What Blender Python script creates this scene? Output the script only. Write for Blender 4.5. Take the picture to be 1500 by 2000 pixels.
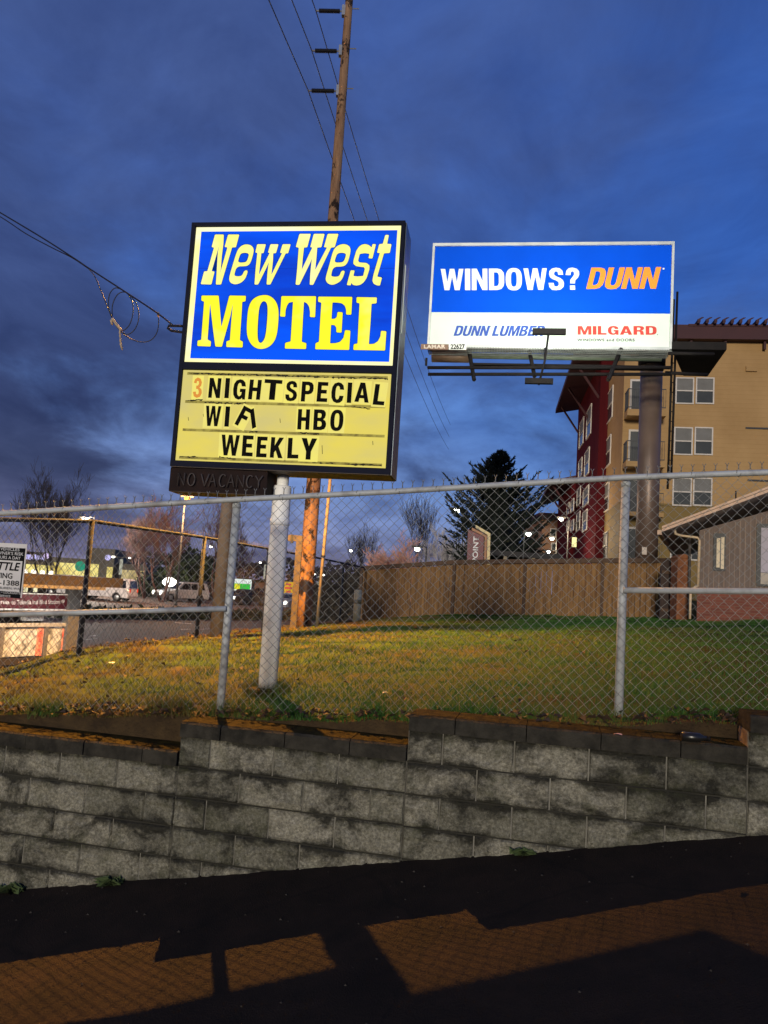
import bpy, math, random
import numpy as np
from mathutils import Matrix, Vector
R = math.radians
random.seed(7); RNG = np.random.default_rng(11)
for o in list(bpy.data.objects): bpy.data.objects.remove(o)
S = bpy.context.scene; COL = S.collection

# ------------------------------------------------------------------ camera (eye at the origin, 36 mm, tilted up 5.6 deg, 3.5 deg roll)
F = 1500.0; ROLL = math.atan(.062); TILT = R(5.6)
fw = np.array([0, math.cos(TILT), math.sin(TILT)]); r0 = np.array([1., 0, 0]); u0 = np.array([0, -math.sin(TILT), math.cos(TILT)])
rt = math.cos(ROLL)*r0 + math.sin(ROLL)*u0; up = math.cos(ROLL)*u0 - math.sin(ROLL)*r0
cd = bpy.data.cameras.new('camera'); cam = bpy.data.objects.new('camera', cd); COL.objects.link(cam)
cam.matrix_world = Matrix(((rt[0], up[0], -fw[0], 0), (rt[1], up[1], -fw[1], 0), (rt[2], up[2], -fw[2], 0), (0, 0, 0, 1)))
cd.sensor_fit = 'HORIZONTAL'; cd.sensor_width = 36; cd.lens = 36; cd.clip_start = .05; cd.clip_end = 4000
S.camera = cam

# ------------------------------------------------------------------ world: dusk sky with broken cloud
SUN_EL, SUN_AZ = 8.5, 14.0          # low sun lamp standing in for unseen motel lights behind the viewer
w = bpy.data.worlds.new('World'); S.world = w; w.use_nodes = True
nt = w.node_tree; nt.nodes.clear(); N = nt.nodes.new; L = nt.links.new
def wmath(op, a, b=None, c=None):
    n = N('ShaderNodeMath'); n.operation = op
    for i, v in enumerate((a, b, c)):
        if v is None: continue
        if hasattr(v, 'links'): L(v, n.inputs[i])
        else: n.inputs[i].default_value = v
    return n.outputs[0]
def srgb(r, g, b):
    f = lambda c: (c/255/12.92 if c/255 <= .04045 else ((c/255+.055)/1.055)**2.4)
    return (f(r), f(g), f(b), 1)
def ramp(tree, fac, stops, interp='LINEAR'):
    n = tree.nodes.new('ShaderNodeValToRGB'); cr = n.color_ramp; cr.interpolation = interp
    while len(cr.elements) < len(stops): cr.elements.new(.5)
    for e, (p, c) in zip(cr.elements, stops): e.position = p; e.color = c
    if fac is not None: tree.links.new(fac, n.inputs[0])
    return n.outputs[0]
def mixc(tree, fac, a, b, mode='MIX'):
    n = tree.nodes.new('ShaderNodeMix'); n.data_type = 'RGBA'; n.blend_type = mode
    for sock, v in ((n.inputs[0], fac), (n.inputs[6], a), (n.inputs[7], b)):
        if hasattr(v, 'links'): tree.links.new(v, sock)
        else: sock.default_value = v
    return n.outputs[2]
tc = N('ShaderNodeTexCoord'); sep = N('ShaderNodeSeparateXYZ'); L(tc.outputs['Generated'], sep.inputs[0])
sky = N('ShaderNodeTexSky'); sky.sky_type = 'NISHITA'; sky.sun_disc = False
sky.sun_elevation = R(2.0); sky.sun_rotation = R(180 - SUN_AZ); sky.altitude = 100; sky.ozone_density = 6
elev = wmath('MAXIMUM', sep.outputs[2], 0.0)
base = ramp(nt, elev, [(0, srgb(180, 174, 204)), (.05, srgb(146, 156, 202)), (.12, srgb(124, 152, 212)), (.22, srgb(104, 142, 212)), (.36, srgb(72, 110, 190)), (.52, srgb(74, 106, 182)), (1, srgb(60, 84, 148))])
side = wmath('MULTIPLY_ADD', sep.outputs[0], 1.1, .5)
base = mixc(nt, ramp(nt, side, [(.35, (0, 0, 0, 1)), (.85, (1, 1, 1, 1))]), base, mixc(nt, 1.0, base, (.62, .86, 1.0, 1), 'MULTIPLY'))
# clouds live on a sheet overhead: divide the direction by its height
CLX, CLY = 3.1, 1.7
den = wmath('ADD', elev, .22)
cx = wmath('DIVIDE', sep.outputs[0], den); cy = wmath('DIVIDE', sep.outputs[1], den)
cmb = N('ShaderNodeCombineXYZ'); L(wmath('MULTIPLY_ADD', cx, 1.0, CLX), cmb.inputs[0]); L(wmath('MULTIPLY_ADD', cy, .8, CLY), cmb.inputs[1])
def noise(tree, vec, scale, det=5, rough=.55, dist=0.0):
    n = tree.nodes.new('ShaderNodeTexNoise'); n.inputs['Scale'].default_value = scale; n.inputs['Detail'].default_value = det
    n.inputs['Roughness'].default_value = rough; n.inputs['Distortion'].default_value = dist
    if vec is not None: tree.links.new(vec, n.inputs['Vector'])
    return n.outputs['Fac']
n1 = noise(nt, cmb.outputs[0], .9, 6, .5, .2); n2 = noise(nt, cmb.outputs[0], 2.0, 8, .62, .25)
cl = wmath('ADD', wmath('MULTIPLY', n1, .6), wmath('MULTIPLY', n2, .4))
cl = wmath('ADD', cl, wmath('MULTIPLY', sep.outputs[0], -.20))
cmask = ramp(nt, cl, [(.39, (0, 0, 0, 1)), (.60, (1, 1, 1, 1))], 'EASE')
ccol = ramp(nt, elev, [(0, srgb(128, 124, 156)), (.055, srgb(82, 88, 126)), (.12, srgb(50, 58, 92)), (.2, srgb(50, 61, 102)), (.34, srgb(62, 80, 132)), (.6, srgb(66, 88, 146))])
skyc = mixc(nt, wmath('MULTIPLY', cmask, .94), base, ccol)
skyn = mixc(nt, 1.0, sky.outputs[0], (.012, .012, .012, 1), 'MULTIPLY')
n3 = noise(nt, cmb.outputs[0], 3.4, 7, .6, .5)
skyc = mixc(nt, 1.0, skyc, ramp(nt, n3, [(.3, (.72, .73, .78, 1)), (.7, (1.30, 1.27, 1.2, 1))]), 'MULTIPLY')
mixs = mixc(nt, .10, skyc, skyn)
bg = N('ShaderNodeBackground'); L(mixs, bg.inputs[0]); bg.inputs[1].default_value = 1.0
ow = N('ShaderNodeOutputWorld'); L(bg.outputs[0], ow.inputs[0])

# ------------------------------------------------------------------ the one sun lamp and exposure
sd = bpy.data.lights.new('motel_fill_sun', 'SUN'); sd.energy = 2.3; sd.angle = R(8); sd.color = (1.0, .9, .74)
motel_fill_sun = bpy.data.objects.new('motel_fill_sun', sd); COL.objects.link(motel_fill_sun)
dirv = Vector((math.sin(R(SUN_AZ))*math.cos(R(SUN_EL)), math.cos(R(SUN_AZ))*math.cos(R(SUN_EL)), -math.sin(R(SUN_EL))))
motel_fill_sun.rotation_euler = dirv.to_track_quat('-Z', 'Y').to_euler()
S.view_settings.view_transform = 'Standard'; S.view_settings.look = 'None'; S.view_settings.exposure = 0; S.view_settings.gamma = 1

# ------------------------------------------------------------------ measuring helpers
def ray(px, py):
    d = fw*F + rt*(px-750) - up*(py-1000); return d/d[1]
def P(px, py, Y): return ray(px, py)*Y
def PZ(px, py, z): d = ray(px, py); return d*(z/d[2])
class Plane:
    """a vertical plane through p0, running along (dx,dy); a surveyed wall, sign face or fence line"""
    def __init__(s, p0, d):
        s.p0 = np.array([p0[0], p0[1], 0.]); d = np.array([d[0], d[1], 0.]); s.d = d/np.linalg.norm(d)
        n = np.array([s.d[1], -s.d[0], 0.]); s.n = n if n @ (-s.p0) > 0 else -n
    def uv(s, px, py, off=0.):
        r = ray(px, py); p = r*(((s.p0+s.n*off) @ s.n)/(r @ s.n)); return np.array([(p-s.p0) @ s.d, p[2]])
    def pt(s, u, z, off=0.): q = s.p0 + s.d*u + s.n*off; q[2] = z; return q
    def px(s, x, y, off=0.): return s.pt(*s.uv(x, y, off), off)

# ------------------------------------------------------------------ materials
MATS = {}
def mat(name, c, c2=None, scale=6., rough=.7, metal=0., bump=0., bscale=None, spec=.4, stretch=None, lo=.35, hi=.7, det=5):
    if name in MATS: return MATS[name]
    m = bpy.data.materials.new(name); m.use_nodes = True; t = m.node_tree; b = t.nodes['Principled BSDF']
    b.inputs['Roughness'].default_value = rough; b.inputs['Metallic'].default_value = metal; b.inputs['Specular IOR Level'].default_value = spec
    tcn = t.nodes.new('ShaderNodeTexCoord'); vec = tcn.outputs['Object']
    if stretch:
        mp = t.nodes.new('ShaderNodeMapping'); mp.inputs['Scale'].default_value = stretch; t.links.new(vec, mp.inputs[0]); vec = mp.outputs[0]
    c = tuple(c)[:3] + (1,)
    if c2 is None: c2 = tuple(x*.72 for x in c[:3])
    c2 = tuple(c2)[:3] + (1,)
    nf = noise(t, vec, scale, det, .6)
    t.links.new(ramp(t, nf, [(lo, c), (hi, c2)]), b.inputs['Base Color'])
    if bump:
        bn = t.nodes.new('ShaderNodeBump'); bn.inputs['Strength'].default_value = bump; bn.inputs['Distance'].default_value = .02
        t.links.new(noise(t, vec, bscale or scale*3, 6, .65), bn.inputs['Height']); t.links.new(bn.outputs[0], b.inputs['Normal'])
    MATS[name] = m; return m
def emit(name, c, strength=1., c2=None, scale=3., stretch=None, lo=.4, hi=.65, rough=.85):
    if name in MATS: return MATS[name]
    m = bpy.data.materials.new(name); m.use_nodes = True; t = m.node_tree; b = t.nodes['Principled BSDF']
    b.inputs['Base Color'].default_value = tuple(x*.06 for x in c[:3]) + (1,); b.inputs['Roughness'].default_value = rough; b.inputs['Specular IOR Level'].default_value = .08
    b.inputs['Emission Strength'].default_value = strength
    if c2 is None: b.inputs['Emission Color'].default_value = c
    else:
        tcn = t.nodes.new('ShaderNodeTexCoord'); vec = tcn.outputs['Object']
        if stretch:
            mp = t.nodes.new('ShaderNodeMapping'); mp.inputs['Scale'].default_value = stretch; t.links.new(vec, mp.inputs[0]); vec = mp.outputs[0]
        t.links.new(ramp(t, noise(t, vec, scale, 4, .6), [(lo, c), (hi, c2)]), b.inputs['Emission Color'])
    MATS[name] = m; return m

# ------------------------------------------------------------------ mesh helpers
ORG = {}
class MB:
    def __init__(s): s.v = []; s.f = []
    def add(s, vs, fs):
        k = len(s.v); s.v += [tuple(map(float, v)) for v in vs]; s.f += [tuple(i+k for i in f) for f in fs]; return s
    def obox(s, o, a, b, c):
        o, a, b, c = (np.array(x, float) for x in (o, a, b, c))
        if np.dot(np.cross(a, b), c) < 0: a, b = b, a
        return s.add([o, o+a, o+a+b, o+b, o+c, o+a+c, o+a+b+c, o+b+c],
                     [(0, 3, 2, 1), (4, 5, 6, 7), (0, 1, 5, 4), (1, 2, 6, 5), (2, 3, 7, 6), (3, 0, 4, 7)])
    def box(s, x0, x1, y0, y1, z0, z1): return s.obox((x0, y0, z0), (x1-x0, 0, 0), (0, y1-y0, 0), (0, 0, z1-z0))
    def pbox(s, pl, u0, u1, z0, z1, o0, o1): return s.obox(pl.pt(u0, z0, o0), pl.d*(u1-u0), pl.n*(o1-o0), (0, 0, z1-z0))
    def tube(s, pts, r, n=8, cap=True):
        pts = [np.array(p, float) for p in pts]; m = len(pts); rs = r if hasattr(r, '__len__') else [r]*m; k = len(s.v); prev = None
        for i, p in enumerate(pts):
            t = pts[min(i+1, m-1)] - pts[max(i-1, 0)]; t = t/(np.linalg.norm(t)+1e-9)
            a = prev if prev is not None else (np.array([1., 0, 0]) if abs(t[0]) < .8 else np.array([0, 1., 0]))
            a = a - t*(a @ t); a = a/(np.linalg.norm(a)+1e-9); b = np.cross(t, a); prev = a
            for j in range(n):
                th = 2*math.pi*j/n; s.v.append(tuple(p + rs[i]*(math.cos(th)*a + math.sin(th)*b)))
        for i in range(m-1):
            for j in range(n):
                s.f.append((k+i*n+j, k+i*n+(j+1) % n, k+(i+1)*n+(j+1) % n, k+(i+1)*n+j))
        if cap: s.f.append(tuple(k+j for j in reversed(range(n)))); s.f.append(tuple(k+(m-1)*n+j for j in range(n)))
        return s
    def quad(s, a, b, c, d): return s.add([a, b, c, d], [(0, 1, 2, 3)])
    def prism(s, poly, ext):
        poly = [np.array(p, float) for p in poly]; ext = np.array(ext, float); n = len(poly)
        return s.add(poly + [p+ext for p in poly], [tuple(range(n)), tuple(range(2*n-1, n-1, -1))] + [(i, i+n, (i+1) % n+n, (i+1) % n) for i in range(n)])
    def build(s, name, m, parent=None, smooth=False, label=None, kind=None, cat=None, group=None):
        return mk(name, s.v, s.f, m, parent, smooth, label, kind, cat, group)
def mk(name, v, f, m, parent=None, smooth=False, label=None, kind=None, cat=None, group=None):
    me = bpy.data.meshes.new(name); me.from_pydata(v, [], f); me.update()
    o = bpy.data.objects.new(name, me); COL.objects.link(o)
    for mm in (m if isinstance(m, (list, tuple)) else [m]): me.materials.append(mm)
    if smooth: me.polygons.foreach_set('use_smooth', [True]*len(me.polygons))
    if parent is not None:
        o.parent = parent
        if parent.type == 'EMPTY': o.matrix_parent_inverse = Matrix.Translation(-Vector(ORG[parent.name]))
    tag(o, label, cat, group, kind); return o
def tag(o, label=None, cat=None, group=None, kind=None):
    for k, v in (('label', label), ('category', cat), ('group', group), ('kind', kind)):
        if v: o[k] = v
    return o
def thing(name, label, cat, loc=(0, 0, 0), group=None):
    o = bpy.data.objects.new(name, None); COL.objects.link(o); o.location = tuple(map(float, loc)); o.empty_display_size = .2
    ORG[o.name] = tuple(map(float, loc)); tag(o, label, cat, group, 'thing'); return o
def curve_mesh(loops):
    c = bpy.data.curves.new('outline', 'CURVE'); c.dimensions = '2D'; c.fill_mode = 'BOTH'
    for lp in loops:
        sp = c.splines.new('POLY'); sp.points.add(len(lp)-1); sp.use_cyclic_u = True
        for i, (x, y) in enumerate(lp): sp.points[i].co = (x, y, 0, 1)
    o = bpy.data.objects.new('outline', c); me = bpy.data.meshes.new_from_object(o)
    v = [tuple(q.co) for q in me.vertices]; f = [tuple(p.vertices) for p in me.polygons]
    bpy.data.objects.remove(o); bpy.data.curves.remove(c); bpy.data.meshes.remove(me); return v, f
def text_mesh(body, bold=0., shear=0., space=1.):
    c = bpy.data.curves.new('lettering', 'FONT'); c.body = body; c.offset = bold; c.shear = shear; c.space_character = space; c.fill_mode = 'FRONT'; c.resolution_u = 4
    o = bpy.data.objects.new('lettering', c); me = bpy.data.meshes.new_from_object(o)
    v = np.array([tuple(q.co) for q in me.vertices]); f = [tuple(p.vertices) for p in me.polygons]
    bpy.data.objects.remove(o); bpy.data.curves.remove(c); bpy.data.meshes.remove(me)
    mn = v.min(0); mx = v.max(0); v[:, :2] = (v[:, :2]-mn[:2])/(mx[:2]-mn[:2]); return v[:, :2], f
def chaikin(lp, r=.12, it=1):
    for _ in range(it):
        q = []
        for i in range(len(lp)):
            a, b = np.array(lp[i]), np.array(lp[(i+1) % len(lp)]); d = np.linalg.norm(b-a); k = min(r, 9/max(d, 1e-6)) if it == 1 else .25
            q += [tuple(a*(1-k)+b*k), tuple(a*k+b*(1-k))]
        lp = q
    return lp
def text_on(mb, pl, body, tl, trr, bl, off, bold=.0, shear=0., space=1.):
    """lettering laid on plane pl, its top left, top right and bottom left corners as surveyed"""
    v, f = text_mesh(body, bold, shear, space); a, b, c = pl.uv(*tl, off), pl.uv(*trr, off), pl.uv(*bl, off)
    mb.add([pl.pt(*(c + (b-a)*x + (a-c)*y), off) for x, y in v], f); return mb
GLY = {
 'W': [[(0,1),(.2,1),(.29,.38),(.40,1),(.60,1),(.71,.38),(.80,1),(1,1),(.83,0),(.62,0),(.5,.62),(.38,0),(.17,0)]], 'I': [[(0,0),(0,1),(.23,1),(.23,0)]],
 'N': [[(0,0),(0,1),(.22,1),(.47,.42),(.47,1),(.68,1),(.68,0),(.46,0),(.21,.58),(.21,0)]],
 'D': [[(0,0),(0,1),(.36,1),(.53,.95),(.63,.82),(.66,.66),(.66,.34),(.63,.18),(.53,.05),(.36,0)],[(.22,.18),(.22,.82),(.33,.82),(.40,.78),(.43,.68),(.43,.32),(.40,.22),(.33,.18)]],
 'O': [[(.35+.35*math.copysign(abs(math.cos(t))**.8, math.cos(t)), .5+.52*math.copysign(abs(math.sin(t))**.8, math.sin(t))) for t in np.linspace(0, 2*math.pi, 29)[:-1]], [(.35+.125*math.copysign(abs(math.cos(t))**.7, math.cos(t)), .5+.345*math.copysign(abs(math.sin(t))**.7, math.sin(t))) for t in np.linspace(0, 2*math.pi, 21)[:-1]]],
 'S': [[(.62,.69),(.59,.88),(.48,.99),(.32,1.02),(.15,.98),(.04,.87),(.02,.72),(.06,.58),(.18,.49),(.34,.42),(.42,.35),(.43,.24),(.38,.17),(.31,.15),(.24,.18),(.21,.32),(0,.32),(.03,.12),(.13,.01),(.31,-.02),(.50,.02),(.62,.13),(.65,.30),(.60,.45),(.48,.55),(.32,.62),(.24,.69),(.23,.77),(.27,.84),(.33,.85),(.39,.82),(.41,.69)]],
 '?': [[(0,.68),(.04,.88),(.14,.99),(.29,1.02),(.47,.97),(.57,.85),(.58,.70),(.52,.55),(.41,.44),(.39,.29),(.19,.29),(.20,.46),(.29,.58),(.36,.69),(.35,.81),(.29,.85),(.23,.81),(.21,.67)],[(.18,0),(.18,.20),(.39,.20),(.39,0)]],
 'U': [[(0,1),(0,.3),(.04,.11),(.15,.01),(.33,-.02),(.51,.01),(.62,.11),(.66,.3),(.66,1),(.44,1),(.44,.3),(.41,.19),(.33,.16),(.25,.19),(.22,.3),(.22,1)]],
 'L': [[(0,0),(0,1),(.22,1),(.22,.19),(.54,.19),(.54,0)]], 'M': [[(0,0),(0,1),(.28,1),(.43,.40),(.58,1),(.86,1),(.86,0),(.66,0),(.66,.66),(.51,0),(.35,0),(.20,.66),(.20,0)]],
 'B': [[(0,0),(0,1),(.38,1),(.52,.97),(.61,.86),(.62,.74),(.58,.60),(.50,.53),(.61,.45),(.66,.33),(.65,.20),(.58,.06),(.40,0)],[(.21,.60),(.21,.82),(.33,.82),(.39,.78),(.40,.71),(.38,.63),(.33,.60)],[(.21,.17),(.21,.43),(.34,.43),(.41,.38),(.43,.30),(.41,.21),(.34,.17)]],
 'E': [[(0,0),(0,1),(.56,1),(.56,.81),(.22,.81),(.22,.61),(.51,.61),(.51,.42),(.22,.42),(.22,.19),(.57,.19),(.57,0)]],
 'R': [[(0,0),(0,1),(.40,1),(.55,.96),(.63,.85),(.64,.72),(.60,.57),(.48,.49),(.57,.43),(.61,.30),(.62,.1),(.66,0),(.43,0),(.41,.10),(.40,.27),(.36,.36),(.22,.36),(.22,0)],[(.22,.54),(.22,.82),(.35,.82),(.41,.77),(.42,.68),(.40,.58),(.35,.54)]],
 'A': [[(0,0),(.25,1),(.50,1),(.75,0),(.53,0),(.485,.2),(.265,.2),(.22,0)],[(.305,.37),(.445,.37),(.375,.70)]],
 'G': [[(.66,.66),(.61,.87),(.48,.99),(.33,1.02),(.14,.95),(.03,.77),(0,.5),(.03,.23),(.14,.05),(.31,-.02),(.43,.01),(.50,.08),(.52,0),(.66,0),(.66,.54),(.36,.54),(.36,.37),(.46,.37),(.44,.24),(.37,.16),(.30,.17),(.24,.26),(.22,.4),(.22,.62),(.25,.77),(.33,.84),(.40,.80),(.44,.66)]],
 'C': [[(.66,.66),(.61,.88),(.48,.99),(.33,1.02),(.14,.95),(.03,.77),(0,.5),(.03,.23),(.14,.05),(.32,-.02),(.48,.01),(.61,.12),(.66,.36),(.44,.36),(.41,.22),(.34,.16),(.27,.19),(.23,.30),(.22,.5),(.23,.70),(.27,.81),(.34,.84),(.41,.79),(.44,.66)]],
 '3': [[(.02,.74),(.08,.92),(.26,1.02),(.46,.96),(.56,.78),(.52,.60),(.42,.52),(.56,.42),(.60,.24),(.50,.05),(.28,-.02),(.08,.06),(0,.28),(.20,.30),(.22,.18),(.30,.15),(.38,.20),(.39,.32),(.33,.43),(.20,.44),(.20,.60),(.31,.61),(.37,.70),(.35,.82),(.28,.85),(.22,.82),(.21,.72)]],
 'H': [[(0,0),(0,1),(.22,1),(.22,.61),(.44,.61),(.44,1),(.66,1),(.66,0),(.44,0),(.44,.42),(.22,.42),(.22,0)]], 'T': [[(0,1),(.66,1),(.66,.81),(.44,.81),(.44,0),(.22,0),(.22,.81),(0,.81)]],
 'P': [[(0,0),(0,1),(.38,1),(.54,.95),(.62,.84),(.64,.68),(.62,.52),(.54,.41),(.38,.36),(.22,.36),(.22,0)],[(.22,.54),(.22,.82),(.35,.82),(.41,.77),(.42,.68),(.41,.59),(.35,.54)]],
 'F': [[(0,0),(0,1),(.56,1),(.56,.81),(.22,.81),(.22,.60),(.5,.60),(.5,.41),(.22,.41),(.22,0)]], 'K': [[(0,0),(0,1),(.22,1),(.22,.60),(.44,1),(.69,1),(.43,.56),(.70,0),(.45,0),(.29,.36),(.22,.26),(.22,0)]],
 'Y': [[(0,1),(.24,1),(.35,.64),(.46,1),(.70,1),(.46,.38),(.46,0),(.24,0),(.24,.38)]]}
def glyph_mesh(body, gap=.06, shear=0., stretch=1.):
    x = 0.; V = []; Fc = []
    for ch in body:
        if ch == ' ': x += .32; continue
        g = GLY[ch]; v, f = curve_mesh(g); k = len(V); V += [(x+p[0]*stretch+p[1]*shear, p[1]) for p in v]; Fc += [tuple(i+k for i in q) for q in f]; x += max(p[0] for p in g[0])*stretch+gap
    v = np.array(V); mn, mx = v.min(0), v.max(0); return (v-mn)/(mx-mn), Fc
def glyph_on(mb, pl, body, tl, trr, bl, off, gap=.06, shear=0., stretch=1.):
    v, f = glyph_mesh(body, gap, shear, stretch); a, b, c = pl.uv(*tl, off), pl.uv(*trr, off), pl.uv(*bl, off)
    mb.add([pl.pt(*(c + (b-a)*x + (a-c)*y), off) for x, y in v], f); return mb
def trace_on(mb, pl, loops, o, k, off):
    """loops outlined in a survey enlargement with origin o and scale k, laid on plane pl"""
    v, f = curve_mesh([[(x, -y) for x, y in lp] for lp in loops])
    mb.add([pl.px(o[0]+x/k, o[1]-y/k, off) for x, y, _ in v], f); return mb
def catmull(pts, n=8):
    pts = [np.array(p, float) for p in pts]; q = [2*pts[0]-pts[1]] + pts + [2*pts[-1]-pts[-2]]; out = []
    for i in range(1, len(q)-2):
        for j in range(n):
            t = j/n; a, b, c, d = q[i-1:i+3]
            out.append(.5*((2*b)+(-a+c)*t+(2*a-5*b+4*c-d)*t*t+(-a+3*b-3*c+d)*t**3))
    return out + [pts[-1]]

# ------------------------------------------------------------------ ground heights
CT = [(-4.6, 6.4, -1.3), (-3.5, 6.2, -1.2), (-2.6, 6.0, -1.15), (-1.3, 5.75, -1.0), (-.6, 5.6, -.97), (.2, 5.4, -.9), (1.67, 5.27, -.765), (2.6, 5.05, -.68), (4.5, 4.7, -.52), (7, 4.2, -.3), (-.9, 6.7, -.945)]
for px, py, Y in [(158, 1280, 9.16), (385, 1247, 12.2), (515, 1237, 13.9), (597, 1225, 17.1), (660, 1218, 20.3), (703, 1211, 24.7), (890, 1200, 24), (1085, 1203, 22.8), (1240, 1206, 22.3), (1360, 1213, 19)]:
    CT.append(tuple(P(px, py, Y)))
CT += [(12, 15, .1), (14, 24, .2), (9, 8, -.2)]
CT = np.array(CT)
def _phi(r): return np.where(r > 0, r*r*np.log(r+1e-9), 0.)
_n = len(CT); _K = _phi(np.linalg.norm(CT[:, None, :2]-CT[None, :, :2], axis=2)) + np.eye(_n)*.4
_Pm = np.c_[np.ones(_n), CT[:, :2]]; _A = np.block([[_K, _Pm], [_Pm.T, np.zeros((3, 3))]]); _w = np.linalg.solve(_A, np.r_[CT[:, 2], 0, 0, 0])
def hraw(x, y):
    x = np.asarray(x, float); y = np.asarray(y, float); xc = np.clip(x, -5, 15); yc = np.clip(y, 4, 26); sh = xc.shape; q = np.c_[xc.ravel(), yc.ravel()]
    r = np.linalg.norm(q[:, None]-CT[None, :, :2], axis=2); return (_phi(r) @ _w[:_n] + np.c_[np.ones(len(q)), q] @ _w[_n:]).reshape(sh)
ROADZ = -2.4
ST0 = P(158, 1280, 9.16)[:2]; ST1 = P(703, 1211, 24.7)[:2]; STD = (ST1-ST0)/np.linalg.norm(ST1-ST0); STN = np.array([STD[1], -STD[0]])   # street fence line
def fence_d(x, y): return (np.asarray(x)-ST0[0])*STN[0] + (np.asarray(y)-ST0[1])*STN[1]
def vnoise(x, y, s, seed=0):
    g = np.random.default_rng(seed).random((64, 64)); x = np.asarray(x)/s; y = np.asarray(y)/s; xi = np.floor(x).astype(int); yi = np.floor(y).astype(int); fx = x-xi; fy = y-yi
    fx = fx*fx*(3-2*fx); fy = fy*fy*(3-2*fy); G = lambda a, b: g[a % 64, b % 64]
    return (G(xi, yi)*(1-fx)+G(xi+1, yi)*fx)*(1-fy) + (G(xi, yi+1)*(1-fx)+G(xi+1, yi+1)*fx)*fy
def ground(x, y):
    h = hraw(x, y) + (vnoise(x, y, .5, 3)-.5)*.05 + (vnoise(x, y, .17, 4)-.5)*.03
    t = np.clip(-(fence_d(x, y)+.35)/2.2, 0, 1); t = t*t*(3-2*t); return h*(1-t) + (ROADZ-.06)*t
WALLY = lambda x: 5.1 - .22*x
def gz(x, y): return float(ground(np.array([x]), np.array([y]))[0])
DRV = lambda x, y: -2.039 + .218*x + .0534*y
TH = math.atan(.15); E1 = np.array([math.cos(TH), -math.sin(TH), 0]); E2 = np.array([math.sin(TH), math.cos(TH), 0]); UP = np.array([0, 0, 1.])

# ================================================================== THE SETTING
M_asph = mat('driveway_asphalt', (.025, .0165, .0125), (.014, .0105, .0085), 5, .85, bump=.9, bscale=110, spec=.12)
M_road = mat('road_asphalt', (.10, .070, .055), (.075, .052, .042), .5, .75, bump=.2, bscale=30, spec=.15)
M_soil = mat('lawn_soil', (.024, .050, .008), (.040, .027, .010), 1.1, .95, bump=.8, bscale=25, spec=.1)
M_dirt = mat('bare_soil', (.07, .045, .02), (.03, .02, .012), 5, .95, bump=.8, bscale=30, spec=.1)
M_far = mat('far_land', (.03, .03, .025), (.02, .022, .018), .05, .95, spec=.1)

t = M_asph.node_tree; b = t.nodes['Principled BSDF']; lk = b.inputs['Base Color'].links[0].from_socket; tcn = t.nodes.new('ShaderNodeTexCoord')
vo = t.nodes.new('ShaderNodeTexVoronoi'); vo.feature = 'DISTANCE_TO_EDGE'; vo.inputs['Scale'].default_value = .55; dn = t.nodes.new('ShaderNodeMix'); dn.data_type = 'VECTOR'; dn.inputs[0].default_value = .12
nz = t.nodes.new('ShaderNodeTexNoise'); nz.inputs['Scale'].default_value = 5; nz.inputs['Detail'].default_value = 8; t.links.new(tcn.outputs['Object'], nz.inputs['Vector']); t.links.new(tcn.outputs['Object'], dn.inputs[4]); t.links.new(nz.outputs['Color'], dn.inputs[5]); t.links.new(dn.outputs[1], vo.inputs['Vector'])
c1 = mixc(t, ramp(t, vo.outputs['Distance'], [(0, (.5, .5, .5, 1)), (.004, (.35, .35, .35, 1)), (.008, (0, 0, 0, 1))]), lk, (.006, .006, .006, 1))
c1 = mixc(t, ramp(t, noise(t, tcn.outputs['Object'], 260, 3, .7), [(.55, (0, 0, 0, 1)), (.75, (.8, .8, .8, 1))]), c1, (.034, .03, .026, 1))
c1 = mixc(t, ramp(t, noise(t, tcn.outputs['Object'], .9, 7, .7, .5), [(.5, (0, 0, 0, 1)), (.68, (.6, .6, .6, 1))]), c1, (.007, .006, .006, 1)); t.links.new(c1, b.inputs['Base Color'])
v = []; f = []
xs = np.linspace(-14, 12, 60); ys = np.linspace(-14, 8, 52)
for y in ys:
    for x in xs: v.append((x, y, DRV(x, y) + (vnoise(x, y, .9, 9)-.5)*.012))
for j in range(51):
    for i in range(59):
        q = (j*60+i, j*60+i+1, (j+1)*60+i+1, (j+1)*60+i); yc = ys[j]; xc = xs[i]
        if yc < WALLY(xc) + .5: f.append(q)
mk('driveway', v, f, M_asph, None, True, 'dark steep asphalt driveway below the block wall', 'structure')

# lawn: a sheet behind the wall that falls away to the street on the left
nx, ny = 190, 190
gx = np.concatenate([np.linspace(-9, 5, 130), np.linspace(5.2, 40, 60)]); gy = np.concatenate([np.linspace(0, 1, 110)**1.25*16, np.linspace(16.5, 75, 80)])
v = np.zeros((ny, nx, 3)); v[:, :, 0] = gx[None, :]
front = np.clip(5.1 - .22*gx + .235, 2, 9)
v[:, :, 1] = front[None, :] + gy[:, None]
v[:, :, 2] = ground(v[:, :, 0], v[:, :, 1])
v[0, :, 2] -= 1.2; v[0, :, 1] += .03
vv = v.reshape(-1, 3)
f = [(j*nx+i, j*nx+i+1, (j+1)*nx+i+1, (j+1)*nx+i) for j in range(ny-1) for i in range(nx-1)]
lw_ = mk('lawn', vv.tolist(), f, [M_soil, M_dirt], None, True, 'sloping winter lawn above the block wall', 'structure')
lw_.data.polygons.foreach_set('material_index', [1 if j < 2 + 3.2*vnoise(gx[i], 1., .6, 55) and gx[i] < 9 else 0 for j in range(ny-1) for i in range(nx-1)])
MB().box(-900, 900, -60, 1500, ROADZ-.5, ROADZ-.1).build('ground', M_far, None, False, 'dark flat land reaching to the horizon', 'structure')
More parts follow.
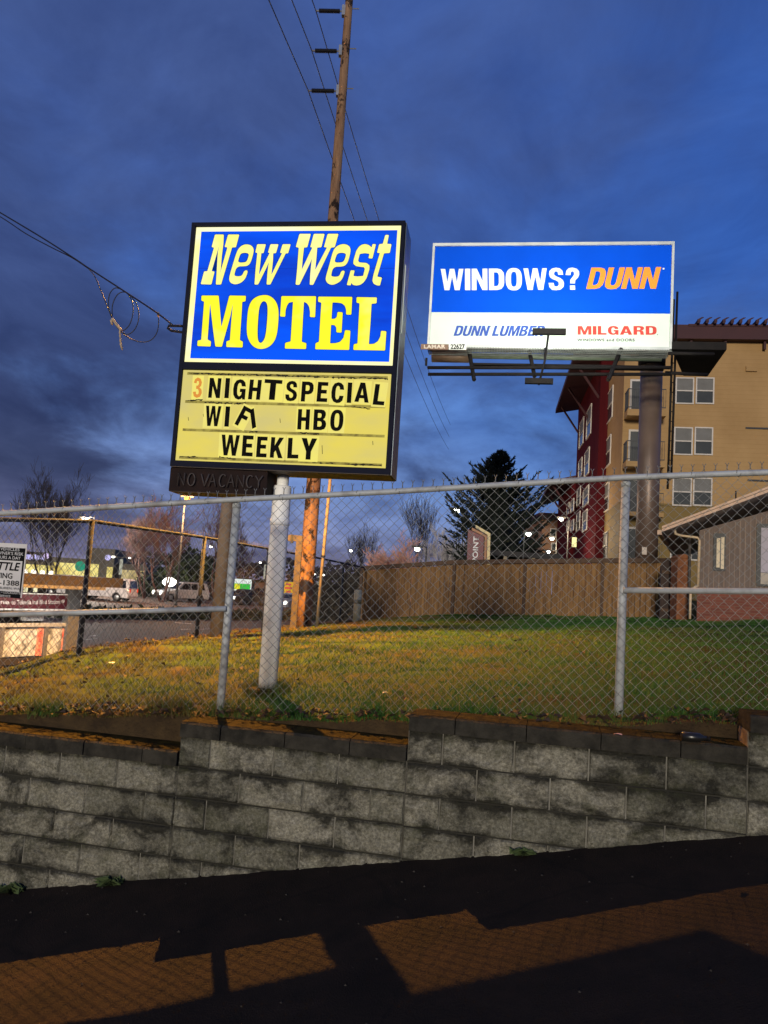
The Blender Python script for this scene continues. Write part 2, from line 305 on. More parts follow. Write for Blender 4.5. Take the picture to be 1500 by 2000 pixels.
MB().quad((-70, 6, ROADZ), (4, 6, ROADZ), (30, 170, ROADZ), (-90, 170, ROADZ)).build('road', M_road, None, False, 'wide brown lit road beyond the street fence', 'structure')
mk_ = MB()
for a, b in [((175, 1242), (190, 1241)), ((340, 1216), (375, 1218)), ((352, 1229), (372, 1229)), ((392, 1229), (415, 1228)), ((140, 1252), (190, 1247)), ((455, 1231), (470, 1231))]:
    p, q = PZ(*a, ROADZ+.004), PZ(*b, ROADZ+.004); d = np.array([0, .14, 0]); mk_.quad(p-d, q-d, q+d, p+d)
mk_.build('road_marking', mat('marking_paint', (.6, .58, .52), rough=.6), None, False, 'worn white lane dashes on the road', 'structure')

gt_ = MB(); rg_ = np.random.default_rng(77)
for k in range(220):
    x_ = rg_.uniform(-3.5, 4); y_ = WALLY(x_) - .05 - rg_.random()**1.6*2.6; z_ = DRV(x_, y_)+.004; s_ = rg_.uniform(.003, .011); a_ = rg_.uniform(0, 6.28, 3)
    gt_.add([(x_+s_*math.cos(q), y_+s_*math.sin(q), z_) for q in (a_[0], a_[0]+2.1, a_[0]+4.2)]+[(x_, y_, z_+s_*.8)], [(0, 1, 3), (1, 2, 3), (2, 0, 3)])
gt_.build('grit', mat('grit_stone', (.045, .038, .03), (.02, .017, .013), 60, .9), None, False, 'loose grit and leaf crumbs on the dark driveway', 'stuff')
# ---- grass, leaves
def scatter(n, x0, x1, y0, y1, power):
    x = RNG.uniform(x0, x1, n*3); t = RNG.random(n*3)**power; y = WALLY(x)+.27+.34*vnoise(x, x*0+1, .35, 56)**2*RNG.random(n*3) + t*(y1-y0)
    ok = fence_d(x, y) > -1.6; return x[ok][:n], y[ok][:n]
def blades(name, n, x, y, hmin, hmax, wd, m, label):
    n = len(x); z = ground(x, y); hh = RNG.uniform(hmin, hmax, n)*(.6+.8*vnoise(x, y, .45, 21)); a = RNG.uniform(0, 2*np.pi, n); le = RNG.uniform(.1, .9, n)*hh; la = RNG.uniform(0, 2*np.pi, n)
    w_ = wd*RNG.uniform(.6, 1.3, n)*(1+.07*(y-5)); dx = np.cos(a)*w_; dy = np.sin(a)*w_
    V = np.zeros((n, 3, 3)); V[:, 0] = np.c_[x-dx, y-dy, z-.004]; V[:, 1] = np.c_[x+dx, y+dy, z-.004]; V[:, 2] = np.c_[x+np.cos(la)*le, y+np.sin(la)*le, z+hh]
    me = bpy.data.meshes.new(name); me.vertices.add(3*n); me.vertices.foreach_set('co', V.ravel()); me.loops.add(3*n); me.loops.foreach_set('vertex_index', np.arange(3*n, dtype=np.int32))
    me.polygons.add(n); me.polygons.foreach_set('loop_start', np.arange(0, 3*n, 3, dtype=np.int32)); me.update(calc_edges=True)
    at = me.attributes.new('tint', 'FLOAT', 'FACE'); dry = np.clip(.62*vnoise(x, y, 1.3, 5)+.35*vnoise(x, y, .4, 6)+RNG.uniform(-.22, .22, n) + np.clip((2.5-fence_d(x, y))*.17, -.16, .55) + np.clip(.5-(y-WALLY(x)), 0, .5)*.5, 0, 1)
    at.data.foreach_set('value', dry.astype(np.float32)); me.materials.append(m); me.validate()
    o = bpy.data.objects.new(name, me); COL.objects.link(o); return tag(o, label, None, None, 'stuff')
mg = bpy.data.materials.new('grass_blade'); mg.use_nodes = True; t = mg.node_tree; b = t.nodes['Principled BSDF']; b.inputs['Roughness'].default_value = .6; b.inputs['Specular IOR Level'].default_value = .25
an = t.nodes.new('ShaderNodeAttribute'); an.attribute_name = 'tint'
t.links.new(ramp(t, an.outputs['Fac'], [(.18, (.030, .098, .012, 1)), (.50, (.047, .103, .014, 1)), (.74, (.112, .086, .020, 1)), (.96, (.080, .042, .014, 1))]), b.inputs['Base Color'])
x, y = scatter(330000, -6.5, 10, 5, 24, 1.7); x = x[:]; keep = (.6*vnoise(x, y, .33, 8) + .4*vnoise(x, y, .11, 18) + np.clip(fence_d(x, y)*.11, -.05, .5) > .44); x, y = x[keep], y[keep]
x = np.concatenate([x]); blades('grass', len(x), x, y, .016, .048, .0024, mg, 'short patchy winter grass of the lawn')
n = 9000; u_ = RNG.uniform(-3.5, 5, n); x = u_; y = 5.55-.17*u_+RNG.normal(0, .06, n)+.02; keep = vnoise(x, y*0+2, .16, 57) > .45; x, y = x[keep], y[keep]; blades('grass_tuft', len(x), x, y, .04, .13, .0026, mg, 'longer ragged grass along the foot of the front fence')
th = RNG.uniform(0, 6.28, 900); rr_ = RNG.uniform(.08, .2, 900); blades('grass_tuft', 900, -.9+rr_*np.cos(th), 6.7+rr_*np.sin(th), .04, .11, .0026, mg, 'ragged grass round the white sign pipe')
# fallen leaves, curled and dark, thick on the left part of the lawn
n = 2600; x = RNG.uniform(-4.5, 4.5, n); y = WALLY(x)+.3+RNG.random(n)**1.2*9; p = .95*np.exp(-np.clip(fence_d(x, y), 0, 9)/1.1)*(vnoise(x, y, .5, 13) > .42)+.05; ok = (RNG.random(n) < p) & (fence_d(x, y) > -.8); x, y = x[ok], y[ok]; u_ = RNG.uniform(-3.6, 4.2, 620); x = np.concatenate([x, u_]); y = np.concatenate([y, WALLY(u_)+.2+np.abs(RNG.normal(0, .16, 620))])
lm = MB()
for a, b_ in zip(x, y):
    s_ = random.uniform(.012, .036); c_ = np.array([a, b_, gz(a, b_)+.02+random.random()*.03]); th = random.random()*6.3; e = np.array([math.cos(th), math.sin(th), random.uniform(-.4, .6)])*s_; g = np.array([-math.sin(th), math.cos(th), random.uniform(-.3, .5)])*s_*.7; k = np.array([0, 0, random.uniform(.2, .9)*s_])
    lm.add([c_-e-g*.3, c_-g+k, c_+e, c_+g+k], [(0, 1, 2), (0, 2, 3)])
lm.build('fallen_leaves', mat('dead_leaf', (.05, .028, .014), (.018, .012, .008), 8, .8), None, False, 'dark curled dead leaves scattered over the left of the lawn', 'stuff')

# ================================================================== RETAINING WALL
mb_ = bpy.data.materials.new('split_block'); mb_.use_nodes = True; t = mb_.node_tree; b = t.nodes['Principled BSDF']; b.inputs['Roughness'].default_value = .93; b.inputs['Specular IOR Level'].default_value = .15
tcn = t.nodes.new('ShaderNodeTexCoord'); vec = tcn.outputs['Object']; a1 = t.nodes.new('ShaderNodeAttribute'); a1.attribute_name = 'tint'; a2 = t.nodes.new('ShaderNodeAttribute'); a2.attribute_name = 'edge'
cbase = ramp(t, noise(t, vec, 55, 8, .78), [(.30, (.09, .086, .066, 1)), (.5, (.30, .285, .225, 1)), (.70, (.58, .55, .44, 1))])
cbase = mixc(t, 1., cbase, ramp(t, a1.outputs['Fac'], [(0, (.62, .62, .58, 1)), (1, (1.12, 1.1, 1.06, 1))]), 'MULTIPLY')
mp = t.nodes.new('ShaderNodeMapping'); mp.inputs['Scale'].default_value = (1, 1, 1.25); t.links.new(vec, mp.inputs[0])
st = noise(t, mp.outputs[0], 2.6, 9, .72, .35)
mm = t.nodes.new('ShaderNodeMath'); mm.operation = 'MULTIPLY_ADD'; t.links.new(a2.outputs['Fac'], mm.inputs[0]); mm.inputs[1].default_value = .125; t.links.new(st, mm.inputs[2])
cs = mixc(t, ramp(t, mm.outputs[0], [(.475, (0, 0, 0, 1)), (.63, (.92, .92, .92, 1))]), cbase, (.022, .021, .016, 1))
sz = t.nodes.new('ShaderNodeSeparateXYZ'); t.links.new(vec, sz.inputs[0])
t.links.new(mixc(t, ramp(t, noise(t, vec, 5, 6, .7), [(.52, (0, 0, 0, 1)), (.72, (.5, .5, .5, 1))]), cs, (.07, .075, .03, 1)), b.inputs['Base Color'])
bn = t.nodes.new('ShaderNodeBump'); bn.inputs['Strength'].default_value = 1.; bn.inputs['Distance'].default_value = .04; t.links.new(noise(t, vec, 36, 8, .72), bn.inputs['Height']); t.links.new(bn.outputs[0], b.inputs['Normal'])
M_block = mb_
M_cap = mat('mossy_cap', (.05, .045, .035), (.018, .017, .014), 9, .95, bump=.9, bscale=60, spec=.1)
M_captop = mat('cap_moss', (.050, .038, .010), (.010, .008, .005), 13, .95, bump=1., bscale=40, spec=.05)
M_grout = mat('wall_joint', (.20, .19, .16), (.08, .075, .06), 5, .95)
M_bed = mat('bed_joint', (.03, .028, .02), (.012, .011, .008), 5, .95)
wp = Plane((0, 5.1), (1, -.22)); S0 = wp.uv(350, 1465)[0]; BL_, CH = .45, .2
STEPS = [(-3.4, S0, -1.195), (S0, S0+3.5*BL_, -.995), (S0+3.5*BL_, S0+8*BL_, -.800), (S0+8*BL_, S0+14*BL_, -.612)]
vs = []; fs = []; tint = []; edge = []
def block(u0, u1, z0, z1, seed):
    rg = np.random.default_rng(seed); AA = [0, .02, .06, .13, .2, .27, .34, .41, .48, .55, .62, .69, .76, .83, .9, .95, .98, 1]; CC = [0, .05, .13, .25, .37, .49, .61, .73, .85, .95, 1]; na, nb = len(AA), len(CC); k = len(vs); sb = rg.uniform(-.004, .006); tv = rg.random()
    for j in range(nb):
        for i in range(na):
            a = AA[i]; c = CC[j]; rim = (i in (0, na-1)) or (j in (0, nb-1)); uu = u0+.004+(u1-u0-.008)*a; zz = z0+.003+(z1-z0-.006)*c
            o_ = (-.0105+sb*.2 if rim else max(-.0085, sb + (vnoise(uu+7, zz+9, .07, 31)-.5)*.022 + (vnoise(uu+3, zz+2, .028, 32)-.5)*.016))
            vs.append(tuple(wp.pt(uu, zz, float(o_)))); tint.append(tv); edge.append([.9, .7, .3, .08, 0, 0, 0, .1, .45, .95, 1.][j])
    for j in range(nb-1):
        for i in range(na-1): fs.append((k+j*na+i, k+j*na+i+1, k+(j+1)*na+i+1, k+(j+1)*na+i))
    q = len(vs)                                                # sides run 30 mm back
    rim = [i for i in range(na)] + [j*na+na-1 for j in range(1, nb)] + [(nb-1)*na+i for i in range(na-2, -1, -1)] + [j*na for j in range(nb-2, 0, -1)]
    for r_ in rim:
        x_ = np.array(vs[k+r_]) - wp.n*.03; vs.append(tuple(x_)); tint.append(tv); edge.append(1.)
    m_ = len(rim)
    for i in range(m_): fs.append((k+rim[i], q+i, q+(i+1) % m_, k+rim[(i+1) % m_]))
top0 = STEPS[0][2]-.1
wall = thing('retaining_wall', 'stained grey split block wall stepping up to the right', 'wall', wp.pt(S0, -2.0))
for si, (ua, ub, zt) in enumerate(STEPS):
    ztop = zt-.1; kmax = round((ztop-top0)/CH) if si else 0
    for c in range(9):
        z1 = ztop - c*CH; z0 = z1-CH; idx = (-kmax if si else 0) + c
        if z1 < DRV(wp.pt(ua, 0)[0], 5) - .45: break
        offs = (.5 if idx % 2 else 0.)*BL_
        k0 = math.floor((ua-S0-offs)/BL_) - 1; k1 = math.ceil((ub-S0-offs)/BL_)+1
        for k in range(k0, k1):
            u0, u1 = S0+offs+k*BL_, S0+offs+(k+1)*BL_; u0, u1 = max(u0, ua), min(u1, ub)
            if u1-u0 > .03: block(u0, u1, z0, z1, 1000*si+50*c+k+400)
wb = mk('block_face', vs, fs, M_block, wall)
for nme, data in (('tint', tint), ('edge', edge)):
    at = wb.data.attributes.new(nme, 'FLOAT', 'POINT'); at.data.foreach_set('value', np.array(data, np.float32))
core = MB()
for ua, ub, zt in STEPS: core.pbox(wp, ua+.0015, ub-.0015, -3.2, zt-.102, -.245, -.0135)
core.build('wall_core', M_grout, wall)
for si, (ua, ub, zt) in enumerate(STEPS):
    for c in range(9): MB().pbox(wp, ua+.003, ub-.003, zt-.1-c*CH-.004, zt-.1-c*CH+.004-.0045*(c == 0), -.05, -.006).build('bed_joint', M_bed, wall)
for si, (ua, ub, zt) in enumerate(STEPS):
    c = MB(); u = ua+.002; k = 0; ct = MB()
    while u < ub-.03:
        u1 = min(u + (.30 if k == 0 and si else BL_)+random.uniform(-.01, .01), ub-.002); g = random.uniform(-.004, .004); n_ = 10
        if u1 > ub-.1: u1 = ub-.002
        # a rough-edged slab: front edge wobbles
        for i in range(n_):
            a0, a1_ = u+.003+(u1-u-.006)*i/n_, u+.003+(u1-u-.006)*(i+1)/n_; w0 = lambda q: .016+g+(vnoise(q+5, 1, .04, 40)-.5)*.014; h0 = lambda q: (vnoise(q+5, 3, .05, 41)-.5)*.008
            A = [wp.pt(a0, zt-.1, w0(a0)), wp.pt(a1_, zt-.1, w0(a1_)), wp.pt(a1_, zt-.012+h0(a1_), w0(a1_)), wp.pt(a0, zt-.012+h0(a0), w0(a0)), wp.pt(a0, zt, w0(a0)-.018), wp.pt(a1_, zt, w0(a1_)-.018), wp.pt(a0, zt, -.27), wp.pt(a1_, zt, -.27), wp.pt(a0, zt-.1, -.27), wp.pt(a1_, zt-.1, -.27)]
            c.add(A, [(0, 1, 2, 3), (3, 2, 5, 4), (9, 8, 6, 7), (1, 0, 8, 9)]); ct.add([A[4]+UP*.001, A[5]+UP*.001, A[7]+UP*.001, A[6]+UP*.001], [(0, 1, 2, 3)])
            if i == 0: c.add([A[0], A[3], A[4], A[6], A[8]], [(0, 1, 2, 3, 4)])
            if i == n_-1: c.add([A[1], A[2], A[5], A[7], A[9]], [(4, 3, 2, 1, 0)])
        u = u1; k += 1
    co = c.build('cap_course', M_cap, wall); ct.build('moss', M_captop, co)
for ua, ub, zt in STEPS[1:]: MB().pbox(wp, ua-.001, ua+.004, zt-.3, zt-.105, -.24, -.03).build('wall_end', mat('wall_end', (.22, .17, .13), (.10, .07, .05), 6, .95, bump=.6), wall)

# ================================================================== CHAIN LINK FENCES
M_galv = mat('galvanised_pipe', (.40, .42, .42), (.16, .14, .12), 5, .55, .1, bump=.3, bscale=50, lo=.48, hi=.78, det=8)
M_wire = mat('galvanised_wire', (.24, .245, .235), (.17, .17, .16), 20, .5, .4)
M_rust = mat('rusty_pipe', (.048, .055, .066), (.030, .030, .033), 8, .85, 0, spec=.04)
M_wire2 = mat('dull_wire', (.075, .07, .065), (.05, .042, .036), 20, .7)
def chain(mb, pl, u0, u1, zb, zt, dia, rad, barbs=True):
    """woven wire: neighbouring zigzag wires hooked into each other; zb and zt are functions of u"""
    h = dia*.5; nu = int((u1-u0)/h)
    for i in range(nu+1):
        ua = u0+i*h; base_ = zb(ua); top_ = zt(ua); nz = int((top_-base_)/h); s_ = (top_-base_)/nz; pts = []
        nz_ = nz
        for j in range(nz_+1):
            jj = (nz-j+i) % 2; pts.append(pl.pt(ua+(h*.5+rad*.5)*(1 if jj else -1)+(vnoise(ua+9, base_+s_*j+5, .22, 91)-.5)*.014, base_+s_*j+(vnoise(ua+3, base_+s_*j+8, .3, 92)-.5)*.012, (rad*1.1 if jj else -rad*1.1)+(vnoise(ua+4, base_+s_*j+6, .5, 93)-.5)*.02))
        mb.tube(pts, rad, 4, False)
        if barbs and i % 2 == 0:                                # twisted ends stand up above the rail
            c = ua-h*.5; k_ = min(rad/.0022, 2)
            mb.tube([pl.pt(c, top_-.004), pl.pt(c, top_+.026)], rad*1.5, 4)
            mb.tube([pl.pt(c, top_+.024), pl.pt(c-.011*k_, top_+.044)], rad, 4); mb.tube([pl.pt(c, top_+.024), pl.pt(c+.011*k_, top_+.044)], rad, 4)
fp = Plane((0, 5.55), (1, -.17))
fl = thing('chain_link_fence', 'galvanised chain link fence standing on the block wall', 'fence', fp.pt(0, -.9))
rail_pts = [(0, 1003), (455, 976), (750, 961), (1080, 941), (1222, 932.5), (1500, 922.5)]
ruz = [fp.uv(*q) for q in rail_pts]; sl = (ruz[1][1]-ruz[0][1])/(ruz[1][0]-ruz[0][0]); u_l = (-3.775-fp.p0[0])/fp.d[0]
RU = [u_l]+[q[0] for q in ruz]+[ruz[-1][0]+3]; RZ = [ruz[0][1]+sl*(u_l-ruz[0][0])]+[q[1] for q in ruz]+[ruz[-1][1]+.25]
railz = lambda u: float(np.interp(u, RU, RZ))
MB().tube([fp.pt(a, b, .0) for a, b in zip(RU, RZ)], .021, 12).build('top_rail', M_galv, fl, True)
posts = [fp.uv(422, 1395)[0]+.012, fp.uv(1210, 1395)[0], u_l, RU[-1]]
for u in posts:
    p = fp.pt(u, 0); zb_ = gz(p[0], p[1]+.0) - .05
    o = MB().tube([fp.pt(u, zb_-.15, -.045), fp.pt(u, railz(u)-.035, -.045)], .030, 14).build('post', M_galv, fl, True)
    MB().tube([fp.pt(u, railz(u)-.06, -.045), fp.pt(u, railz(u)-.03, -.045), fp.pt(u, railz(u)-.005, -.045)], [.033, .033, .014], 14).build('post_cap', M_galv, o, True)
lz = [fp.uv(0, 1200), fp.uv(430, 1188)]; rz = [fp.uv(1222, 1153), fp.uv(1500, 1155)]
def ext(a, b, u): return a[1]+(b[1]-a[1])*(u-a[0])/(b[0]-a[0])
MB().tube([fp.pt(u_l, ext(*lz, u_l)), fp.pt(posts[0], lz[1][1], 0)], .021, 10).build('mid_rail', M_galv, fl, True)
MB().tube([fp.pt(posts[1], rz[0][1], 0), fp.pt(RU[-1], ext(*rz, RU[-1]))], .021, 10).build('mid_rail', M_galv, fl, True)
cm = MB(); chain(cm, fp, u_l+.05, RU[-1]-.6, lambda u: gz(fp.pt(u, 0)[0], fp.pt(u, 0)[1])+.015, lambda u: railz(u)+.03, .074, .0023)
cm.build('chain_mesh', M_wire, fl, True)
# tie wires round the rail
for i in range(24):
    u = -3.4 + i*.29; z = railz(u); MB().tube([fp.pt(u+.004*k, z+.024*math.sin(k*.9), .024*math.cos(k*.9)) for k in range(8)], .0022, 4).build('tie_wire', M_wire, fl, True)

sp_ = Plane(tuple(P(158, 1280, 9.16)[:2]), tuple(STD))
fs2 = thing('street_fence', 'rust tinged chain link fence running along the street beside the lawn', 'fence', sp_.pt(6, -.9))
spx = [(180, 1018, 158, 1280), (400, 1050, 385, 1247), (525, 1072, 515, 1237), (607, 1087, 597, 1225), (671, 1100, 660, 1218), (722, 1111, 703, 1211)]
tops = [sp_.uv(q[0], q[1]) for q in spx]; ucorner = ((fp.pt(u_l, 0)-sp_.p0) @ sp_.d)
TU = [ucorner]+[q[0] for q in tops]; TZ = [railz(u_l)]+[q[1] for q in tops]
# keep the surveyed posts evenly in line with the true ground
tz = lambda u: float(np.interp(u, TU, TZ))
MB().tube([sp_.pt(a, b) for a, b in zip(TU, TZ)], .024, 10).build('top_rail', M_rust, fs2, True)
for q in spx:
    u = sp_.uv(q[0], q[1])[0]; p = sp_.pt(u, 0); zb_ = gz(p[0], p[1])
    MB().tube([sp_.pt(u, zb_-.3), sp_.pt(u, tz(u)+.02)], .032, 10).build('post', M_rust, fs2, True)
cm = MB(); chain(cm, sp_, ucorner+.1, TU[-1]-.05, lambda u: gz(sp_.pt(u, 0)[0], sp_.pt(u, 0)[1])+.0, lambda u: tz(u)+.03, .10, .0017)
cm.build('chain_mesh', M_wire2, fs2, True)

# wooden fence at the back of the lawn
M_board = mat('cedar_board', (.26, .14, .048), (.10, .05, .02), 2.2, .85, bump=.4, bscale=14, stretch=(7, 7, .7))
M_board2 = mat('cedar_board_dark', (.10, .058, .033), (.06, .036, .022), 3, .85, bump=.4, stretch=(6, 6, .7))
wf = thing('wooden_fence', 'weathered brown vertical board fence behind the lawn', 'fence', P(890, 1200, 24))
WF = [((708, 1111), (702, 1213), 25.), ((888, 1099), (884, 1201), 24.), ((1027, 1097.5), (1022, 1203), 23.2), ((1178, 1096), (1174, 1206), 22.5), ((1330, 1096), (1326, 1210), 22.0)]
for i in range(len(WF)-1):
    (ta, ba, Ya), (tb, bb, Yb) = WF[i], WF[i+1]; A0, A1, B0, B1 = P(*ba, Ya), P(*ta, Ya), P(*bb, Yb), P(*tb, Yb); d = B0-A0; d[2] = 0; Ln = np.linalg.norm(d); d /= Ln; nn = np.array([d[1], -d[0], 0])
    nb_ = int(Ln/.15); pan = MB(); 
    for k in range(nb_):
        t0, t1 = (k+.03)/nb_, (k+.97)/nb_; zb0 = A0[2]+(B0[2]-A0[2])*t0-.15; zt0 = A1[2]+(B1[2]-A1[2])*t0-.05+random.gauss(0, .014); q = A0*(1-t0)+B0*t0; q[2] = zb0; j = random.gauss(0, .012)
        pan.obox(q+nn*j, d*Ln*(t1-t0), nn*.02, UP*(zt0-zb0))
    pan.build('board_panel', M_board, wf)
    pc = B0.copy(); pc[2] = A0[2]-.3
    MB().obox(A0-d*.045+nn*.025-UP*.2, d*.09, nn*.09, UP*(A1[2]-A0[2]+.13)).build('post', M_board2, wf)
    cp = A1-UP*.05; ce = B1-UP*.05
    MB().prism([cp-nn*.03, cp+nn*.13, cp+nn*.13+UP*.13, cp-nn*.03+UP*.13], ce-cp).build('cap_rail', M_board2, wf)

# ================================================================== THE MOTEL SIGN
M_cab = mat('sign_cabinet', (.006, .008, .020), (.010, .011, .022), 4, .75, 0, spec=.12)
M_cabside = mat('cabinet_side', (.055, .075, .095), (.03, .035, .045), 5, .35, .5)
M_under = mat('cabinet_underside', (.06, .04, .03), (.03, .022, .02), 5, .6)
M_trim = mat('sign_trim', (.02, .022, .03), rough=.4)
e_cream = emit('lit_cream_acrylic', (1.0, .93, .38, 1), 1.1, (1.0, .97, .62, 1), 1.6, (.6, .6, 2.))
e_blue = emit('lit_blue_acrylic', (.002, .10, 1.0, 1), 1.0, (.004, .050, .60, 1), 1.0, (.5, .5, 2.4), .42, .66)
e_yel = emit('lit_yellow_letter', (1.0, .93, .03, 1), 1.08, (1.0, .97, .30, 1), 1.6, None, .5, .75)
e_pale = emit('lit_pale_letter', (1.0, .95, .22, 1), 1.1, (1.0, .99, .60, 1), 1.8, None, .4, .7)
M_edge = emit('letter_edge', (.0, .022, .22, 1), 1.)
e_read = emit('lit_reader_acrylic', (.90, .74, .10, 1), .90, (.66, .58, .24, 1), 1.0, (.8, .8, 1.8), .36, .70)
M_black = mat('black_vinyl', (.004, .004, .004), (.010, .009, .006), 12, .85, spec=.06)
e_orange = emit('faded_orange_letter', (.85, .33, .06, 1), .85)
e_seam = emit('reader_track', (.50, .42, .09, 1), .75, (.22, .17, .05, 1), 14)
M_grime = mat('black_grime', (.02, .017, .008), rough=.9)
gp = Plane(tuple(P(522, 1347, 6.7)[:2] - np.array([.0, .25])), (1, -.15))
uTL = gp.uv(375, 437); uTR = gp.uv(794, 432); uBR = gp.uv(760, 928); uBL = gp.uv(335, 910)
UA, UB = (uTL[0]+uBL[0])/2, (uTR[0]+uBR[0])/2; ZA, ZB = (uBL[1]+uBR[1])/2, (uTL[1]+uTR[1])/2
pbp = P(522, 1347, 6.7)
sg = thing('motel_sign', 'tall blue and yellow lit motel sign on a white pipe with a letter board below', 'sign', pbp)
DEP = -.36
def rect(a, b, c, d): q = [gp.uv(*k) for k in (a, b, c, d)]; return (q[0][0]+q[3][0])/2, (q[1][0]+q[2][0])/2, (q[2][1]+q[3][1])/2, (q[0][1]+q[1][1])/2
ur = rect((383, 444), (784, 440), (765.5, 716), (360.5, 705)); br = rect((393, 453), (777, 448.5), (759, 708), (371.5, 698)); rr = rect((357.5, 721), (764, 732), (752, 916), (343, 897))
cab = MB().pbox(gp, UA, UB, ZA, ZB, DEP, -.02).build('cabinet', M_cab, sg)
# cabinet face frame: bars round the two lit openings, proud of the panels
MB().pbox(gp, UA, UB, ur[3]+.004, ZB, -.02, .02).build('frame_bar', M_cab, cab); MB().pbox(gp, UA, UB, rr[3]+.004, ur[2]-.004, -.02, .016).build('frame_bar', M_cab, cab)
MB().pbox(gp, UA, UB, ZA, rr[2]-.004, -.02, .02).build('frame_bar', M_cab, cab)
MB().pbox(gp, UA, ur[0]-.004, rr[2]-.004, ur[3]+.004, -.02, .018).build('frame_bar', M_cab, cab); MB().pbox(gp, ur[1]+.004, UB, rr[2]-.004, ur[3]+.004, -.02, .018).build('frame_bar', M_cab, cab)
side = MB()
side.pbox(gp, UB, UB+.008, ZA, ZB, DEP, -.02); side.build('side_panel', M_cabside, cab)
MB().pbox(gp, UB+.008, UB+.013, ZB-.95, ZB-.35, -.10, -.08).build('access_strip', emit('light_leak', (.9, .95, .8, 1), .5), cab)
MB().pbox(gp, UA+.003, UB-.003, ZA-.006, ZA, DEP+.01, .015).build('underside', M_under, cab)
MB().tube([gp.pt((UA+UB)/2, ZB-.002, -.1), gp.pt((UA+UB)/2, ZB+.035, -.1)], .018, 10).build('photocell', M_trim, cab, True)
pu = MB().pbox(gp, ur[0], ur[1], ur[2], ur[3], -.02, -.004).build('name_panel', e_cream, sg)
MB().pbox(gp, br[0], br[1], br[2], br[3], -.004, -.001).build('blue_field', e_blue, pu)
seam = gp.uv(580, 524)[1]; MB().pbox(gp, br[0]+.002, br[1]-.002, seam-.002, seam+.002, -.001, .0002).build('seam', emit('seam_blue', (.004, .05, .6, 1), .8), pu)
oA, oB, oC, oD = (380, 445), (570, 445), (375, 565), (565, 565)
LN = [(300, 98), (428, 98), (422, 230), (398, 420), (386, 590), (374, 672), (395, 590), (482, 286), (440, 280), (492, 98), (655, 98), (605, 285), (550, 285), (388, 830), (312, 830), (325, 640), (340, 370), (358, 262), (335, 345), (250, 635), (293, 640), (246, 830), (90, 825), (140, 638), (188, 635), (285, 290), (250, 280)]
Le = [(770, 240), (835, 258), (868, 310), (862, 370), (825, 500), (790, 548), (740, 563), (617, 563), (578, 690), (600, 708), (650, 712), (700, 698), (728, 625), (782, 622), (765, 690), (735, 755), (680, 805), (605, 830), (540, 815), (508, 775), (508, 715), (560, 540), (620, 345), (660, 285), (710, 250)]
Leh = [(675, 375), (740, 362), (800, 378), (785, 440), (765, 490), (735, 508), (632, 510), (650, 440)]
Lw = [(918, 240), (1045, 240), (1010, 370), (978, 370), (965, 500), (942, 690), (1100, 368), (1075, 362), (1112, 240), (1230, 240), (1192, 370), (1152, 372), (1148, 480), (1125, 690), (1282, 370), (1252, 365), (1290, 240), (1408, 240), (1370, 372), (1335, 374), (1110, 830), (1055, 830), (1070, 640), (1088, 500), (1060, 570), (930, 830), (878, 830), (895, 600), (920, 368), (890, 360)]
LW = [(112, 88), (278, 88), (225, 285), (178, 288), (160, 440), (145, 615), (300, 288), (270, 282), (322, 88), (480, 88), (432, 285), (372, 288), (360, 440), (342, 618), (515, 288), (470, 282), (525, 88), (683, 88), (628, 285), (575, 288), (312, 835), (262, 833), (270, 680), (285, 520), (293, 450), (270, 510), (110, 835), (55, 832), (75, 640), (102, 290), (58, 280)]
Le2 = [(765, 235), (835, 258), (862, 310), (855, 375), (825, 490), (790, 545), (740, 568), (608, 568), (570, 700), (600, 715), (650, 718), (700, 705), (725, 628), (778, 628), (762, 690), (730, 760), (680, 805), (600, 838), (535, 822), (497, 775), (497, 720), (545, 560), (600, 350), (635, 290), (690, 250)]
Le2h = [(665, 375), (735, 362), (798, 378), (782, 440), (765, 485), (735, 508), (622, 510), (640, 440)]
Ls = [(1070, 237), (1125, 250), (1170, 288), (1182, 237), (1232, 240), (1180, 450), (1122, 445), (1138, 380), (1070, 370), (995, 382), (970, 480), (985, 505), (1030, 510), (1095, 515), (1138, 550), (1135, 610), (1095, 735), (1050, 800), (1000, 835), (945, 845), (895, 835), (872, 805), (862, 842), (805, 838), (862, 622), (920, 625), (900, 705), (960, 712), (1045, 705), (1070, 600), (1055, 575), (1000, 570), (940, 560), (900, 525), (905, 470), (945, 335), (985, 275), (1025, 247)]
Lt = [(1370, 103), (1422, 105), (1395, 235), (1460, 238), (1435, 368), (1350, 372), (1250, 715), (1320, 728), (1290, 845), (1250, 843), (1200, 820), (1180, 775), (1195, 690), (1290, 368), (1248, 365), (1280, 238), (1332, 235)]
LM = [(140, 92), (390, 92), (405, 250), (430, 550), (470, 400), (548, 92), (790, 96), (783, 175), (735, 185), (730, 300), (700, 745), (745, 768), (740, 852), (502, 845), (505, 762), (555, 748), (575, 480), (598, 215), (560, 400), (437, 842), (342, 838), (310, 600), (265, 210), (250, 420), (228, 738), (278, 762), (272, 838), (78, 830), (82, 752), (135, 742), (155, 480), (178, 180), (137, 165)]
LO = [(1060, 82), (1130, 92), (1200, 140), (1250, 220), (1270, 330), (1262, 520), (1240, 680), (1195, 780), (1120, 850), (1020, 880), (930, 860), (860, 800), (812, 700), (800, 580), (812, 380), (830, 260), (875, 160), (960, 100)]
LOh = [(1055, 168), (1095, 195), (1110, 270), (1105, 420), (1085, 640), (1060, 740), (1010, 795), (970, 765), (958, 680), (962, 520), (975, 340), (990, 250), (1018, 190)]
